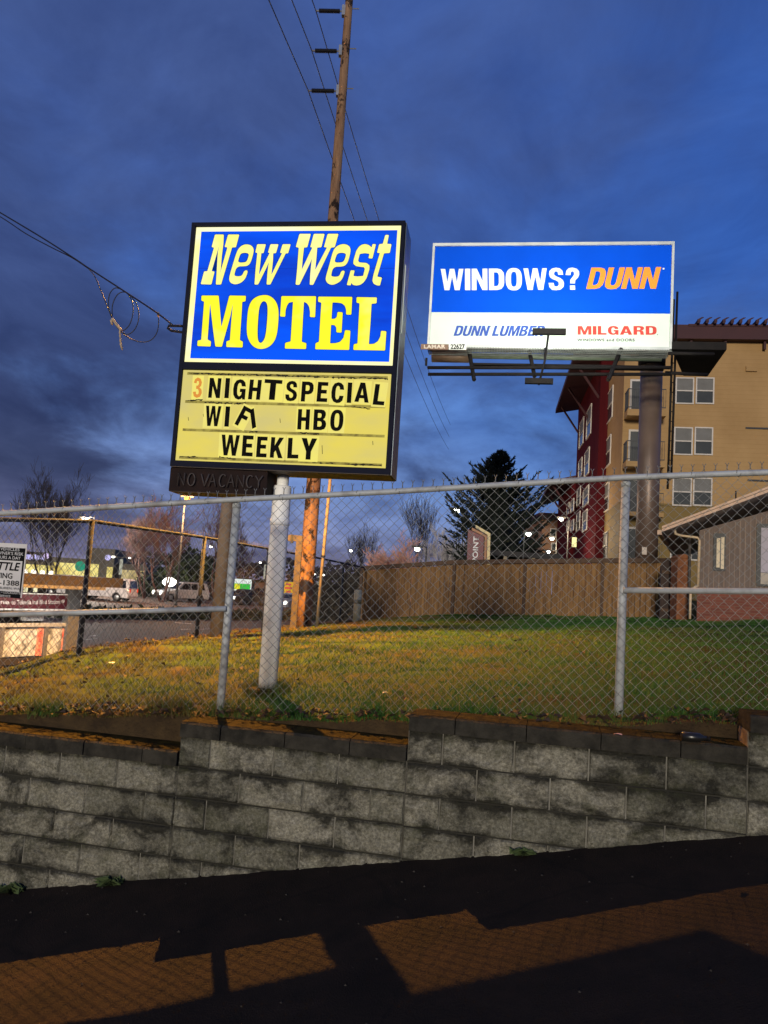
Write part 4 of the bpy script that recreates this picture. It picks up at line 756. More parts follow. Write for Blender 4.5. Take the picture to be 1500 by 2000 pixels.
ttext('SEATTLE', 232, 342, 436, M_nb, 440, .025, .25); ttext('TOWING', 142, 460, 522, M_nb, 330, .02); ttext('-1388', 217, 546, 604, M_nb, 225, .015); ttext('BURIEN, WA', 222, 622, 654, M_nb, 225)
ttext('E • LOCKOUTS', 230, 670, 698, M_nw, 240); ttext('SERVICE', 118, 706, 730, M_nw, 120)

# ================================================================== BUS SHELTER
M_conc = mat('shelter_steel', (.095, .10, .105), (.065, .07, .072), 2, .7); M_shdark = mat('shelter_dark', (.02, .017, .016), rough=.7)
shp = Plane(tuple(P(142, 1200, 18.5)[:2]), (.54, .84)); so = P(142, 1290, 18.5); so[2] = ROADZ
sh = thing('bus_shelter', 'grey bus shelter with a maroon route board and etched white panels', 'shelter', so)
su = lambda x, y: shp.uv(x, y)
uE = su(149, 1200)[0]; uL = -5.3; zrt, zrb = su(100, 1122)[1], su(100, 1147)[1]
ro = MB().pbox(shp, uL, su(196, 1135)[0], zrb+.07, zrt, -1.3, .85).build('roof', mat('shelter_roof', (.05, .042, .038), (.032, .027, .024), 2, .6), sh)
MB().pbox(shp, uL, uE+.1, zrb, zrb+.068, .80, .86).build('roof_edge', mat('shelter_rim', (.22, .22, .22), (.15, .15, .15), 4, .5), ro)
for k in range(4):
    c = shp.pt(su(48+k*17, 1124)[0], zrt+.05, .0); MB().tube([c-UP*.05, c+UP*.02, c+UP*.04], [.06, .055, .02], 8).build('roof_lamp', emit('roof_lamp', (1, .95, .8, 1), 1.6), sh, True)
for (xa, xb) in ((128, 149),):
    MB().pbox(shp, su(xa, 1200)[0], su(xb, 1200)[0], ROADZ-.1, zrb-.001, -.1, .12).build('column', M_conc, sh)
MB().pbox(shp, -3.9, -3.6, ROADZ-.1, zrb-.001, -.1, .12).build('column', M_conc, sh)
MB().pbox(shp, uL, uE-.05, ROADZ-.1, zrb-.003, -1.25, -1.2).build('back_wall', M_shdark, sh)
for (x, w_) in ((77, 10), (105, 6), (124, 6)): a = su(x, 1155); MB().pbox(shp, a[0], a[0]+w_*.011*1.6, a[1]-.08, a[1]+.05, -1.19, -1.18).build('back_window', emit('shop_glow', (.95, .9, .55, 1), 1.0), sh)
sl2 = bpy.data.lights.new('shelter_light', 'AREA'); sl2.shape = 'RECTANGLE'; sl2.size = 3.; sl2.size_y = .2; sl2.energy = 45; sl2.color = (1, .93, .8); slo = bpy.data.objects.new('shelter_light', sl2); COL.objects.link(slo); slo.location = tuple(shp.pt(uE-2., zrb-.03, .75)); slo.rotation_euler = Vector(-shp.n*.5-UP).to_track_quat('-Z', 'Y').to_euler(); slo.parent = sh; slo.matrix_parent_inverse = Matrix.Translation(-Vector(ORG[sh.name]))
ub = su(-30, 1175)[0]; bd = MB().pbox(shp, ub, su(130, 1175)[0], su(60, 1188.5)[1], su(60, 1161)[1], -.02, .02).build('route_board', mat('maroon_board', (.085, .008, .016), (.06, .006, .012), 3, .5), sh)
MB().pbox(shp, ub, su(130, 1175)[0], su(60, 1192)[1], su(60, 1189)[1], -.02, .025).build('board_edge', M_nw, bd); MB().pbox(shp, ub, su(130, 1175)[0], su(60, 1160.5)[1], su(60, 1158.5)[1], -.02, .025).build('board_edge', M_nw, bd)
M_brt = mat('board_letter', (.55, .5, .48), rough=.5)
text_on(MB(), shp, 'Line', (-12, 1170), (18, 1171.5), (-12, 1179), .026, .03).build('lettering', M_brt, bd); text_on(MB(), shp, 'to Tukwila Intl Blvd Station', (22, 1172), (117, 1171), (22, 1181), .026, .02).build('lettering', M_brt, bd)
c = shp.px(123, 1174.5, .024); MB().tube([c+(shp.d*math.cos(a)+UP*math.sin(a))*.035 for a in np.linspace(0, 6.28, 13)], .009, 4).build('route_emblem', M_brt, bd); MB().tube([c+(shp.d*math.cos(a)+UP*math.sin(a))*.013 for a in np.linspace(0, 6.28, 9)], .008, 4).build('route_emblem', M_brt, bd)
M_et = mat('etched_panel', (.36, .41, .45), (.13, .145, .155), 5, .4, lo=.45, hi=.6); M_red = mat('red_stripe', (.42, .03, .03), (.5, .3, .25), 9, .5)
for (xa, xb) in ((-60, -2), (5, 84), (91, 126)):
    a, b_ = su(xa, 1250)[0], su(xb, 1250)[0]; zt_ = su((xa+xb)/2, 1226)[1]; zb_ = su((xa+xb)/2, 1282-.0*xa)[1]
    pn = MB().pbox(shp, a, b_, zb_, zt_, -.03, .0).build('etched_panel', M_et, sh); MB().pbox(shp, b_-(b_-a)*.17, b_-.01, zb_, zt_, .0, .006).build('red_stripe', M_red, pn)
    MB().pbox(shp, b_, b_+.09, zb_-.05, su(60, 1219)[1], -.04, .05).build('panel_post', M_conc, sh)
MB().pbox(shp, uL, uE-.25, su(60, 1224)[1], su(60, 1217)[1], -.045, .055).build('panel_rail', mat('pale_rail', (.26, .28, .29), rough=.5), sh); MB().pbox(shp, uL, uE-.2, su(60, 1296)[1], su(60, 1284)[1], -.05, .06).build('panel_rail', M_shdark, sh)
a = su(85, 1212); MB().pbox(shp, a[0]-.25, a[0]+.2, a[1]-.03, a[1]+.1, -.5, -.3).build('bench_back', M_nw, sh)

# ================================================================== STREET SIDE SMALL THINGS
b0_ = P(696, 1213, 22.5); t0_ = P(703, 1152, 22.5); t0_[0] = b0_[0]
bo = thing('bollard', 'pale yellow bollard at the corner of the wooden fence', 'bollard', b0_); MB().tube([b0_-UP*.2, b0_+UP*(t0_[2]-b0_[2]-.03), b0_+UP*(t0_[2]-b0_[2])], [.11, .11, .07], 14).build('bollard_body', mat('bollard_paint', (.85, .68, .34), (.7, .52, .24), 4, .6), bo, True)
MB().tube([b0_+UP*.5, b0_+UP*.62], .113, 14).build('band', mat('bollard_band', (.4, .3, .12), rough=.6), bo, True)
gb = P(619, 1217, 16.7); gt = P(645, 935, 16.7); gt = gt + (gt-gb)*.35
gw = thing('guy_guard', 'thin pale slanting pole standing right of the wooden power pole', 'pole', gb); MB().tube([gb-UP*.1, gt], .036, 8).build('pole_tube', mat('guard_yellow', (.30, .25, .17), (.22, .18, .12), 3, .6), gw, True)
MB().tube([gb+(gt-gb)*.335, gb+(gt-gb)*.345], .05, 8).build('clamp', M_cable, gw, True); MB().tube([gt, gt+(gt-gb)*.01], [.036, .015], 8).build('end_cap', M_cable, gw, True)
cb_ = P(572, 1222, 16.3); ct2 = P(590, 1046, 16.3); ct2[0] = cb_[0]+.02
cf = thing('bracket_post', 'weathered flat post with a short top arm left of the wooden power pole', 'post', cb_); M_ply = mat('weathered_post', (.075, .065, .06), (.045, .037, .033), 4, .8)
MB().obox(cb_-UP*.2+np.array([-.06, 0, 0]), (.13, 0, 0), (0, .09, 0), UP*(ct2[2]-cb_[2]+.2)).build('upright', M_ply, cf); MB().obox(ct2+np.array([-.42, -.005, -.13]), (.359, 0, 0), (0, .1, 0), (0, 0, .13)).build('arm', M_ply, cf)
MB().obox(ct2+np.array([-.2, -.02, -.17]), (.05, 0, 0), (0, .12, 0), (0, 0, .18)).build('clamp', M_rust, cf)

# ================================================================== BUILDERS: lamps, trees, hedges, cars
def lamp(px, py, Y, kind, base_px, label, pole_r=.07, col=(1, .97, .85, 1), power=14., dx=-1, zbase=ROADZ, group='street lamps in the distance', hs=1.):
    """kind: cobra (one arm), twin (two heads), globe"""
    hpos = P(px, py, Y); b_ = P(base_px[0], base_px[1], Y); b_[2] = zbase; th_ = thing('street_lamp', label, 'lamp', b_, group)
    pm = mat('lamp_pole_grey', (.07, .065, .06), rough=.7); ht = hpos[2]; topx = b_[0]
    le = emit('lamp_lens_%d_%d' % (int(col[2]*100), int(power)), col, power)
    if kind == 'twin':
        tp_ = np.array([topx, Y, ht-.05]); MB().tube([b_, tp_], [pole_r, pole_r*.6], 8).build('lamp_post', pm, th_, True)
        for s_ in (-1, 1):
            e = tp_+np.array([s_*1.1*hs, 0, .15]); MB().tube([tp_, e], pole_r*.5, 6).build('lamp_arm', pm, th_, True)
            o = MB().obox(e+np.array([-.3*hs, -.2, -.04]), (.6*hs, 0, 0), (0, .4, 0), (0, 0, .16)).build('lamp_head', pm, th_); MB().tube([e+np.array([0, 0, z_]) for z_ in (-.041, -.12, -.2, -.24)], [.2*hs, .23*hs, .16*hs, .04*hs], 10).build('lens', le, o, True)
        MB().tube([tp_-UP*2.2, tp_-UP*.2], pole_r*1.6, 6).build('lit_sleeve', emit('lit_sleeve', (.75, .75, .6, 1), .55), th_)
    elif kind == 'globe':
        tp_ = np.array([hpos[0], Y, ht-.4]); MB().tube([np.array([hpos[0], Y, zbase]), tp_], pole_r, 8).build('lamp_post', pm, th_, True)
        g = MB(); g.tube([tp_+UP*q for q in (0, .1, .3, .55, .75, .85)], [.15, .4, .62, .6, .35, .1], 14).build('lamp_globe', le, th_, True)
    else:
        tp_ = np.array([topx, Y, ht+.12*hs]); MB().tube([b_, tp_], [pole_r, pole_r*.6], 8).build('lamp_post', pm, th_, True)
        e = hpos.copy(); MB().tube([tp_-UP*.05, tp_+(e-tp_)*.5+UP*.12, e+UP*.06], pole_r*.45, 6).build('lamp_arm', pm, th_, True)
        o = MB().obox(e+np.array([-.32*hs, -.13, .03]), (.64*hs, 0, 0), (0, .26, 0), (0, 0, .10*hs)).build('lamp_head', pm, th_); MB().tube([e+np.array([0, -.02, z_*hs]) for z_ in (.029, -.03, -.10, -.15, -.17)], [.14*hs, .16*hs, .14*hs, .09*hs, .03*hs], 12).build('lens', le, o, True)
    return th_
def lamp_light(th_, px, py, Y, watts, col):
    l_ = bpy.data.lights.new('lamp_light', 'POINT'); l_.energy = watts; l_.color = col; l_.shadow_soft_size = .25; o = bpy.data.objects.new('lamp_light', l_); COL.objects.link(o); o.location = tuple(P(px, py, Y)-UP*.5); o.parent = th_; o.matrix_parent_inverse = Matrix.Translation(-Vector(ORG[th_.name]))
def bare_tree(name, base, height, spread, label, m, seed, stems=1, depth=5, r0_=.10, twig=.006, up_bias=.35, n_kids=(3, 4), group=None):
    rg = random.Random(seed); th_ = thing(name, label, 'tree', base, group); tk = MB(); cr = MB()
    def grow_(p, d, ln, r_, lv):
        pts_ = [p]; q = p.copy(); dd = d.copy(); ns = 4
        for i in range(ns):
            dd = dd + np.array([rg.gauss(0, .12), rg.gauss(0, .12), rg.gauss(0, .06)+up_bias*.09]); dd /= np.linalg.norm(dd); q = q+dd*ln/ns; pts_.append(q)
        re = max(r_*.55, twig); (tk if lv <= 1 else cr).tube(pts_, [r_+(re-r_)*i/ns for i in range(ns+1)], 6 if lv <= 1 else 3, False)
        if lv >= depth: return
        for k in range(rg.randint(*n_kids)):
            t_ = rg.uniform(.3, 1) if lv else rg.uniform(.45, 1); j = min(ns-1, int(t_*ns)); pp = pts_[j]+(pts_[j+1]-pts_[j])*(t_*ns-j)
            a = rg.uniform(0, 6.28); ang = rg.uniform(.35, .85)*spread; side_ = np.array([math.cos(a), math.sin(a), 0]); nd = dd*math.cos(ang)+side_*math.sin(ang)+np.array([0, 0, up_bias*.35]); nd /= np.linalg.norm(nd)
            grow_(pp, nd, ln*rg.uniform(.55, .8), max(re*rg.uniform(.55, .85), twig), lv+1)
    for s_ in range(stems):
        a = rg.uniform(0, 6.28); le_ = .0 if stems == 1 else .28; d = np.array([math.cos(a)*le_, math.sin(a)*le_, 1.]); grow_(np.array(base, float)+np.array([math.cos(a), math.sin(a), 0])*.12*(stems > 1), d/np.linalg.norm(d), height*.42, r0_, 0)
    tk.build('trunk', m, th_, True); cr.build('crown', m, th_, True); return th_
def leafy(mb, n, centre, rad, size, seed, squash=1.):
    rg = np.random.default_rng(seed); d = rg.normal(size=(n, 3)); d /= np.linalg.norm(d, axis=1)[:, None]; r_ = rg.random(n)**.4; lump = .72+.5*vnoise(d[:, 0]*2+5, d[:, 1]*2+d[:, 2]*1.7+5, .55, seed % 90)
    pts_ = np.array(centre)+d*(r_*lump)[:, None]*np.array(rad)
    for p in pts_:
        a = rg.normal(size=3); a /= np.linalg.norm(a); b_ = np.cross(a, rg.normal(size=3)); b_ /= np.linalg.norm(b_); s_ = size*rg.uniform(.6, 1.4); mb.add([p-a*s_, p+b_*s_*.5, p+a*s_, p-b_*s_*.5], [(0, 1, 2, 3)])
M_hedge = mat('hedge_leaf', (.025, .034, .014), (.012, .016, .008), 1.5, .8); M_shrub = mat('shrub_leaf_brown', (.055, .04, .02), (.03, .022, .012), 1, .85)
def shrub(name, cat, label, px, py, Y, rad, n, size, m, seed, zb_=None, group=None):
    c = P(px, py, Y); base = c.copy(); base[2] = ROADZ if zb_ is None else zb_; th_ = thing(name, label, cat, base, group); l = MB(); leafy(l, n, c, rad, size, seed); l.build('foliage', m, th_)
    MB().tube([base, c], [.06, .03], 5).build('stem', M_dirt, th_); return th_
M_glass = mat('car_glass', (.01, .011, .013), rough=.12, spec=.6); M_tyre = mat('tyre_rubber', (.012, .012, .012), rough=.8); M_rim = mat('wheel_rim', (.3, .3, .3), rough=.35, metal=.7)
def car(name, cat, label, px, py, Y, yaw, paint, kind='suv', lights=2., tail=0., group='vehicles on the road'):
    """front towards +x before turning; px,py the ground point under its middle"""
    p = P(px, py, Y); p[2] = ROADZ+.006; th_ = thing(name, label, cat, (0, 0, 0), group)
    if kind == 'van': Lh, W_, belt, H = 2.45, .98, 1.02, 1.80; cab_ = [(-2.42, 1.0), (-2.32, 1.72), (-1.9, 1.80), (.55, 1.80), (1.35, 1.02)]
    elif kind == 'suv': Lh, W_, belt, H = 2.4, .96, 1.05, 1.78; cab_ = [(-2.3, 1.03), (-2.05, 1.70), (-1.6, 1.78), (.25, 1.76), (1.0, 1.05)]
    elif kind == 'pickup': Lh, W_, belt, H = 2.85, .98, 1.1, 1.85; cab_ = [(-.75, 1.08), (-.6, 1.78), (-.3, 1.85), (.55, 1.85), (1.3, 1.08)]
    else: Lh, W_, belt, H = 2.3, .90, .92, 1.44; cab_ = [(-1.75, .9), (-1.0, 1.38), (-.6, 1.44), (.3, 1.42), (1.15, .92)]
    wx = (-Lh*.60, Lh*.62); wr_ = .34; prof = [(-Lh, .45), (-Lh+.03, belt-.1), (-Lh+.12, belt)] + [(Lh*.42, belt), (Lh*.88, belt-.10), (Lh-.03, belt-.28), (Lh, .5), (Lh-.05, .28)]
    lowr = [(x+math.cos(a)*.40, max(.28, .33+math.sin(a)*.40)) for x in reversed(wx) for a in np.linspace(0, math.pi, 7)]
    prof = prof + lowr + [(-Lh+.06, .28)]
    body = MB(); n_ = len(prof); lay = [(-W_+.0, .955), (-W_+.10, 1.), (W_-.10, 1.), (W_, .955)]
    for yy, k in lay: body.v += [(x*k, yy, .6+(z-.6)*k) for x, z in prof]
    for j in range(3): body.f += [(j*n_+i, j*n_+(i+1) % n_, (j+1)*n_+(i+1) % n_, (j+1)*n_+i) for i in range(n_)]
    body.f += [tuple(range(n_-1, -1, -1)), tuple(range(3*n_, 4*n_))]
    bo_ = body.build('body', paint, th_)
    cb = MB(); m_ = len(cab_); ti = lambda z: W_-.06-(z-belt)*.22
    for s_ in (-1, 1): cb.v += [(x, s_*ti(z), z) for x, z in cab_]
    cb.f += [tuple(range(m_)), tuple(range(2*m_-1, m_-1, -1))]+[(i, i+m_, (i+1) % m_+m_, (i+1) % m_) for i in range(m_)]
    cabin = cb.build('cabin', paint, th_)
    xA, xB = cab_[1][0]+.16, cab_[3][0]; zt_ = H-.14; zb2 = belt+.06; slope = (cab_[4][0]-cab_[3][0])/(cab_[3][1]-cab_[4][1]); nw = 3 if kind in ('van', 'suv') else 2
    for s_ in (-1, 1):
        for k in range(nw):
            a = xA+(xB-xA)*k/nw+.04; b_ = xA+(xB-xA)*(k+1)/nw-.04; ex = (cab_[4][0]-cab_[3][0])*.72 if k == nw-1 else 0
            MB().prism([(a, s_*(ti(zb2)+.004), zb2), (b_+ex, s_*(ti(zb2)+.004), zb2), (b_, s_*(ti(zt_)+.004), zt_), (a+(.06 if k == 0 else 0), s_*(ti(zt_)+.004), zt_)], (0, s_*.004, 0)).build('side_window', M_glass, th_)
        fx = lambda z: cab_[4][0]-(z-cab_[4][1])*(cab_[4][0]-cab_[3][0])/(cab_[3][1]-cab_[4][1])+.01
    MB().prism([(fx(zb2), -ti(zb2)+.08, zb2), (fx(zb2), ti(zb2)-.08, zb2), (fx(zt_), ti(zt_)-.08, zt_), (fx(zt_), -ti(zt_)+.08, zt_)], (.012, 0, .006)).build('windscreen', M_glass, th_)
    rx = lambda z: cab_[0][0]+(z-cab_[0][1])*(cab_[1][0]-cab_[0][0])/(cab_[1][1]-cab_[0][1])-.012
    zt2 = min(zt_, cab_[1][1]-.06); MB().prism([(rx(zb2), -ti(zb2)+.12, zb2), (rx(zb2), ti(zb2)-.12, zb2), (rx(zt2), ti(zt2)-.12, zt2), (rx(zt2), -ti(zt2)+.12, zt2)], (-.01, 0, 0)).build('rear_window', M_glass, th_)
    for x in wx:
        for s_ in (-1, 1):
            wh = MB().tube([(x, s_*(W_-.22), wr_), (x, s_*(W_-.02), wr_), (x, s_*(W_+.005), wr_)], [wr_, wr_, wr_*.9], 18).build('wheel', M_tyre, th_, True); MB().tube([(x, s_*(W_+.004), wr_), (x, s_*(W_+.015), wr_)], [wr_*.62, wr_*.55], 12).build('rim', M_rim, wh, True)
    for s_ in (-1, 1):
        MB().tube([(Lh-.12, s_*(W_-.24), belt-.30), (Lh+.005, s_*(W_-.24), belt-.32), (Lh+.02, s_*(W_-.24), belt-.32)], [.17, .15, .05], 10).build('headlight', emit('headlight_%d' % int(lights*10), (1, .95, .80, 1), lights), th_, True)
        MB().obox((-Lh-.012, s_*(W_-.22)-.09, belt-.28), (.03, 0, 0), (0, .18, 0), (0, 0, .3)).build('tail_light', emit('tail_light_%d' % int(tail*10), (1, .08, .03, 1), max(tail, .05)), th_)
    MB().obox((Lh-.01, -.5, .52), (.03, 0, 0), (0, 1.0, 0), (0, 0, .22)).build('grille', M_dark, th_)
    MB().obox((Lh-.06, -W_+.08, .27), (.10, 0, 0), (0, 2*W_-.16, 0), (0, 0, .22)).build('bumper', M_dark if kind == 'suv' else paint, th_)
    for s_ in (-1, 1): MB().obox((cab_[4][0]-.25, s_*W_-(.18 if s_ < 0 else 0), belt+.04), (.12, 0, 0), (0, .18, 0), (0, 0, .14)).build('side_mirror', paint, th_)
    th_.location = tuple(p); th_.rotation_euler = (0, 0, yaw); return th_
P_white = mat('pale_car_paint', (.62, .58, .56), (.52, .49, .48), 1, .3, .1); P_dark = mat('dark_car_paint', (.02, .018, .02), rough=.3); P_sil = mat('silver_car_paint', (.42, .40, .39), rough=.3, metal=.3); P_blue = mat('blue_grey_car_paint', (.22, .25, .32), rough=.3, metal=.2)
car('minivan', 'van', 'pale minivan side on beyond the bus shelter column', 200, 1188, 62, R(176), P_white, 'van', 2.2, .8)
car('sport_utility_vehicle', 'car', 'silver sport utility vehicle with both bright headlights facing the fence', 352, 1184, 70, R(222), P_sil, 'suv', 9.)
car('pickup_truck', 'truck', 'dark pickup truck following close behind the silver vehicle', 408, 1183, 80, R(215), P_dark, 'pickup', 2.5)
car('parked_sedan', 'car', 'dark sedan below the green and white lit sign', 478, 1182, 72, R(238), P_dark, 'sedan', 3.5)
car('approaching_sedan', 'car', 'pale blue sedan beside the wooden power pole with its lights on', 572, 1186, 66, R(244), P_blue, 'sedan', 8.)
car('distant_sedan', 'car', 'dark sedan with bright headlights right of the thin slanting pole', 632, 1187, 76, R(250), P_dark, 'sedan', 11.)
car('waiting_sedan', 'car', 'small dark sedan half hidden between lamp post and white sign pipe', 512, 1181, 92, R(240), P_dark, 'sedan', 7.)
# far orange tail light cluster in front of the minivan
car('leading_hatchback', 'car', 'pale hatchback ahead of the minivan showing orange rear lights', 140, 1190, 64, R(178), P_sil, 'suv', 6., 3.)

# ================================================================== STORE ACROSS THE ROAD
stp = Plane(tuple(P(150, 1150, 112)[:2]), (1, .12))
stb = stp.px(150, 1150); stb[2] = ROADZ; st = thing('store_building', 'long brown store with glowing yellow shop front behind the bare tree', 'building', stb)
M_stw = mat('store_wall', (.115, .10, .075), (.09, .078, .06), .3, .85); e_front = emit('facade_lamplight_glow', (1.0, .86, .30, 1), .95, (.62, .46, .10, 1), .55, (1, 1, .7), .42, .62)  # lamplight under the canopy is put into the facade as glow
def sb(name, x0, x1, y0, y1, o0, o1, m, parent, zb_=None):
    a, b_ = stp.uv(x0, (y0+y1)/2), stp.uv(x1, (y0+y1)/2); z1 = stp.uv((x0+x1)/2, y0)[1]; z0 = stp.uv((x0+x1)/2, y1)[1] if zb_ is None else zb_
    return MB().pbox(stp, a[0], b_[0], z0, z1, o0, o1).build(name, m, parent)
sb('wall', -120, 178, 1083, 1150, -30, -.5, M_stw, st, ROADZ); sb('tower', 178.5, 226, 1072, 1150, -20, 1.5, M_stw, st, ROADZ); sb('wing', 226.5, 284, 1102, 1150, -25, -.2, M_stw, st, ROADZ)
sb('canopy', -60, 50, 1066, 1084, -.4, 2.0, mat('store_canopy', (.05, .042, .035), rough=.8), st)
for (x0, x1, y0, y1) in ((-40, 44, 1102, 1126), (48, 100, 1103, 1124), (102, 176, 1100, 1130)): sb('shop_front', x0, x1, y0, y1, -.45, -.35, e_front, st)
for (x0, x1, y0, y1) in ((181, 197, 1102, 1132), (213, 224, 1108, 1136)): sb('shop_front', x0, x1, y0, y1, 1.55, 1.65, e_front, st)
sb('shop_front', 236, 280, 1114, 1150, -.15, -.05, emit('facade_lamplight_glow_warm', (.85, .68, .34, 1), .75, (.5, .38, .16, 1), .5, (1, 1, .6), .4, .62), st)
e_pur = emit('violet_letters', (.62, .58, 1, 1), 1.0)
ch = sb('sign_backing', 48, 98, 1078, 1097, -.42, -.38, mat('sign_backing', (.06, .05, .05), rough=.8), st)
rg = random.Random(5)
for k in range(11):
    x = 50+k*3.3; sb('sign_stroke', x, x+1.6+rg.random(), 1081+rg.random()*2+k*.35, 1090+rg.random()*3+k*.3, -.37, -.3, e_pur, ch)
c = stp.px(92, 1086, 0.); MB().tube([c+np.array([0, -.2, 0]), c+np.array([0, -.3, 0])], .42, 14).build('round_sign', emit('violet_sign', (.75, .6, .95, 1), 1.), st)
c = stp.px(211, 1089, 1.6); MB().tube([c, c+stp.n*.1], .42, 14).build('round_sign', e_pur, st)
c = stp.px(157, 1106, -.3); MB().tube([c, c+stp.n*.1], .75, 14).build('round_sign', emit('green_sign', (.03, .3, .18, 1), 1.), st)
# small lit signs further down the road
gsp = Plane(tuple(P(470, 1150, 92)[:2]), (1, -.1))
def gbx(name, x0, x1, y0, y1, o0, o1, m, parent): a, b_ = gsp.uv(x0, y1), gsp.uv(x1, y0); return MB().pbox(gsp, a[0], b_[0], a[1], b_[1], o0, o1).build(name, m, parent)
b_ = gsp.px(470, 1160); b_[2] = ROADZ; ls = thing('lit_sign', 'white roadside sign lit up with a green and yellow band', 'sign', b_)
k_ = gbx('sign_box', 450, 489.5, 1132, 1160, -.6, 0, emit('sign_white', (.85, .95, .9, 1), 1.), ls); gbx('green_band', 450.5, 489, 1141, 1150.5, .001, .03, emit('sign_green', (.03, .6, .06, 1), 1.), k_); gbx('yellow_mark', 458, 469, 1140.5, 1151, .031, .06, emit('sign_yellow', (.85, .8, .03, 1), 1.), k_); gbx('divider', 473.5, 475, 1132.5, 1159.5, .061, .08, M_nw, k_)
c = gsp.px(470, 1161, -.3); MB().tube([np.array([c[0], c[1], ROADZ]), c], .2, 8).build('support', M_dark, ls)
c = gsp.px(497, 1160, 0); c[2] = ROADZ; kiosk = thing('roadside_kiosk', 'small reddish brown building beside the green and white lit sign', 'building', c); gbx('wall', 491, 512, 1136, 1172, -5, -1, mat('kiosk_wall', (.18, .085, .06), rough=.8), kiosk); gbx('roof', 489.5, 514, 1133, 1136, -5.5, -.5, M_dark, kiosk)
c = P(563, 1150, 70); c[2] = ROADZ; ys_ = thing('yellow_sign', 'square yellow lit sign between the white pipe and the power pole', 'sign', c)
for x0, x1, y0, y1, o_, m_, nm in ((553, 574, 1137, 1163, 0, emit('sign_amber', (.85, .5, .03, 1), .85), 'sign_face'), (558, 569, 1140, 1143, -.03, M_bred, 'dark_line'), (556, 571, 1147, 1150, -.03, M_bred, 'dark_line'), (559, 568, 1154, 1157, -.03, M_bred, 'dark_line')):
    a, b_ = P(x0, y1, 70+o_), P(x1, y0, 70+o_); par_ = ys_ if nm == 'sign_face' else face_; q = MB().box(a[0], b_[0], 70+o_, 70+o_+.02+(.3 if nm == 'sign_face' else 0), a[2], b_[2]).build(nm, m_, par_)
    if nm == 'sign_face': face_ = q
a = P(563, 1163, 70.2); MB().tube([np.array([a[0], a[1], ROADZ]), a], .12, 6).build('support', M_dark, ys_)

# ---- lamps
lamp_light(lamp(366, 972, 60, 'cobra', (346, 1150), 'tall orange lit street lamp under the NO VACANCY box', .10, (1, .40, .07, 1), 2.6, zbase=ROADZ, hs=1.6), 366, 972, 58.5, 5000, (1, .55, .25))
lamp_light(lamp(166, 1014, 70, 'cobra', (172, 1140), 'white street lamp on a thin dark pole at the first street fence post', .07, hs=1.5, power=22.), 166, 1014, 68.5, 9000, (1, .9, .75))
lamp(232, 1088, 100, 'twin', (233, 1140), 'twin headed lamp beside the store tower', .13)
lamp(381, 1106, 102, 'twin', (380, 1140), 'twin headed lamp above the evergreen bushes', .13)
lamp(412, 1067, 90, 'cobra', (419, 1150), 'single lamp glimpsed left of the thick brown lamp post', .08)
lamp(515, 1099, 108, 'twin', (515, 1150), 'twin headed lamp just left of the white sign pipe', .11, hs=.7)
lamp(685, 1075, 88, 'cobra', (681, 1150), 'single white lamp between the power pole and the wooden fence', .07)
lamp(621, 1122, 112, 'twin', (621, 1150), 'tiny twin lamp seen low beside the thin slanting pole', .1, hs=.6)
lamp(815, 1071, 32, 'cobra', (829, 1140), 'dark lamp post with a lit arm just behind the wooden fence', .055, power=9., hs=.75, zbase=-1.2)
lamp(892, 996, 60, 'cobra', (899, 1140), 'bright white lamp shining through the left edge of the conifer', .06, (.95, 1, .85, 1), 26., hs=1.5)
lamp(1032, 1042, 30, 'cobra', (1020, 1130), 'bright greenish white lamp in front of the right side of the conifer', .03, (.85, 1, .85, 1), 20., zbase=-1.2, hs=.62)
lamp_light(lamp(1078, 1051, 55, 'cobra', (1084, 1130), 'small white lamp right of the conifer', .05, (.9, 1, .95, 1), 16., hs=.9), 1078, 1053, 54.5, 500, (1, .85, .6))
lamp(1071, 1077, 60, 'cobra', (1066, 1130), 'lowest small lamp right of the conifer', .05, (.9, 1, .95, 1), 16., hs=.9)
lamp_light(lamp(1096, 1013, 50, 'cobra', (1106, 1130), 'white lamp on a post before the far red building', .06, (.95, 1, .85, 1), 14., hs=.9), 1096, 1016, 49.5, 450, (1, .80, .55))
lamp(331, 1137, 68, 'globe', (331, 1160), 'white globe lamp above the silver vehicle', .06, power=5., group='street lamps in the distance')

# ---- trees and hedges
M_bark = mat('dark_bark', (.045, .034, .028), (.025, .02, .018), 4, .9); M_barkr = mat('reddish_twigs', (.11, .055, .045), (.07, .04, .035), 2, .9); M_barkp = mat('pink_lit_twigs', (.62, .34, .26), (.45, .26, .2), 2, .9); M_barkw = mat('pale_grey_twigs', (.42, .40, .42), (.3, .3, .32), 2, .9)  # the pink twigs have that tree's pink illumination put into their colour
def gb(px, Y): q = P(px, 1150, Y); q[2] = ROADZ; return q
bare_tree('bare_tree', gb(107, 42), 8.0, .8, 'wide bare tree with many fine twigs above the bus shelter', M_bark, 3, 4, 5, .065, .006, .75, (3, 4))
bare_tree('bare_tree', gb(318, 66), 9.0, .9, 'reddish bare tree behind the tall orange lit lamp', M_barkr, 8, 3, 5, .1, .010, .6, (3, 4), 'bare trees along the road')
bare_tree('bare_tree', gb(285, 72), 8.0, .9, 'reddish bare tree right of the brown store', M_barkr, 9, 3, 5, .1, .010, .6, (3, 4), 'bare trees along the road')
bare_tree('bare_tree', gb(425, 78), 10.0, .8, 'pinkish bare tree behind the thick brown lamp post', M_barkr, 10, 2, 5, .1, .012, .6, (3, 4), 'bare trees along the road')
bare_tree('bare_tree', gb(470, 98), 9.0, .9, 'bare tree rising over the green and white lit sign', M_barkr, 12, 3, 5, .12, .014, .6, (3, 4), 'bare trees along the road')
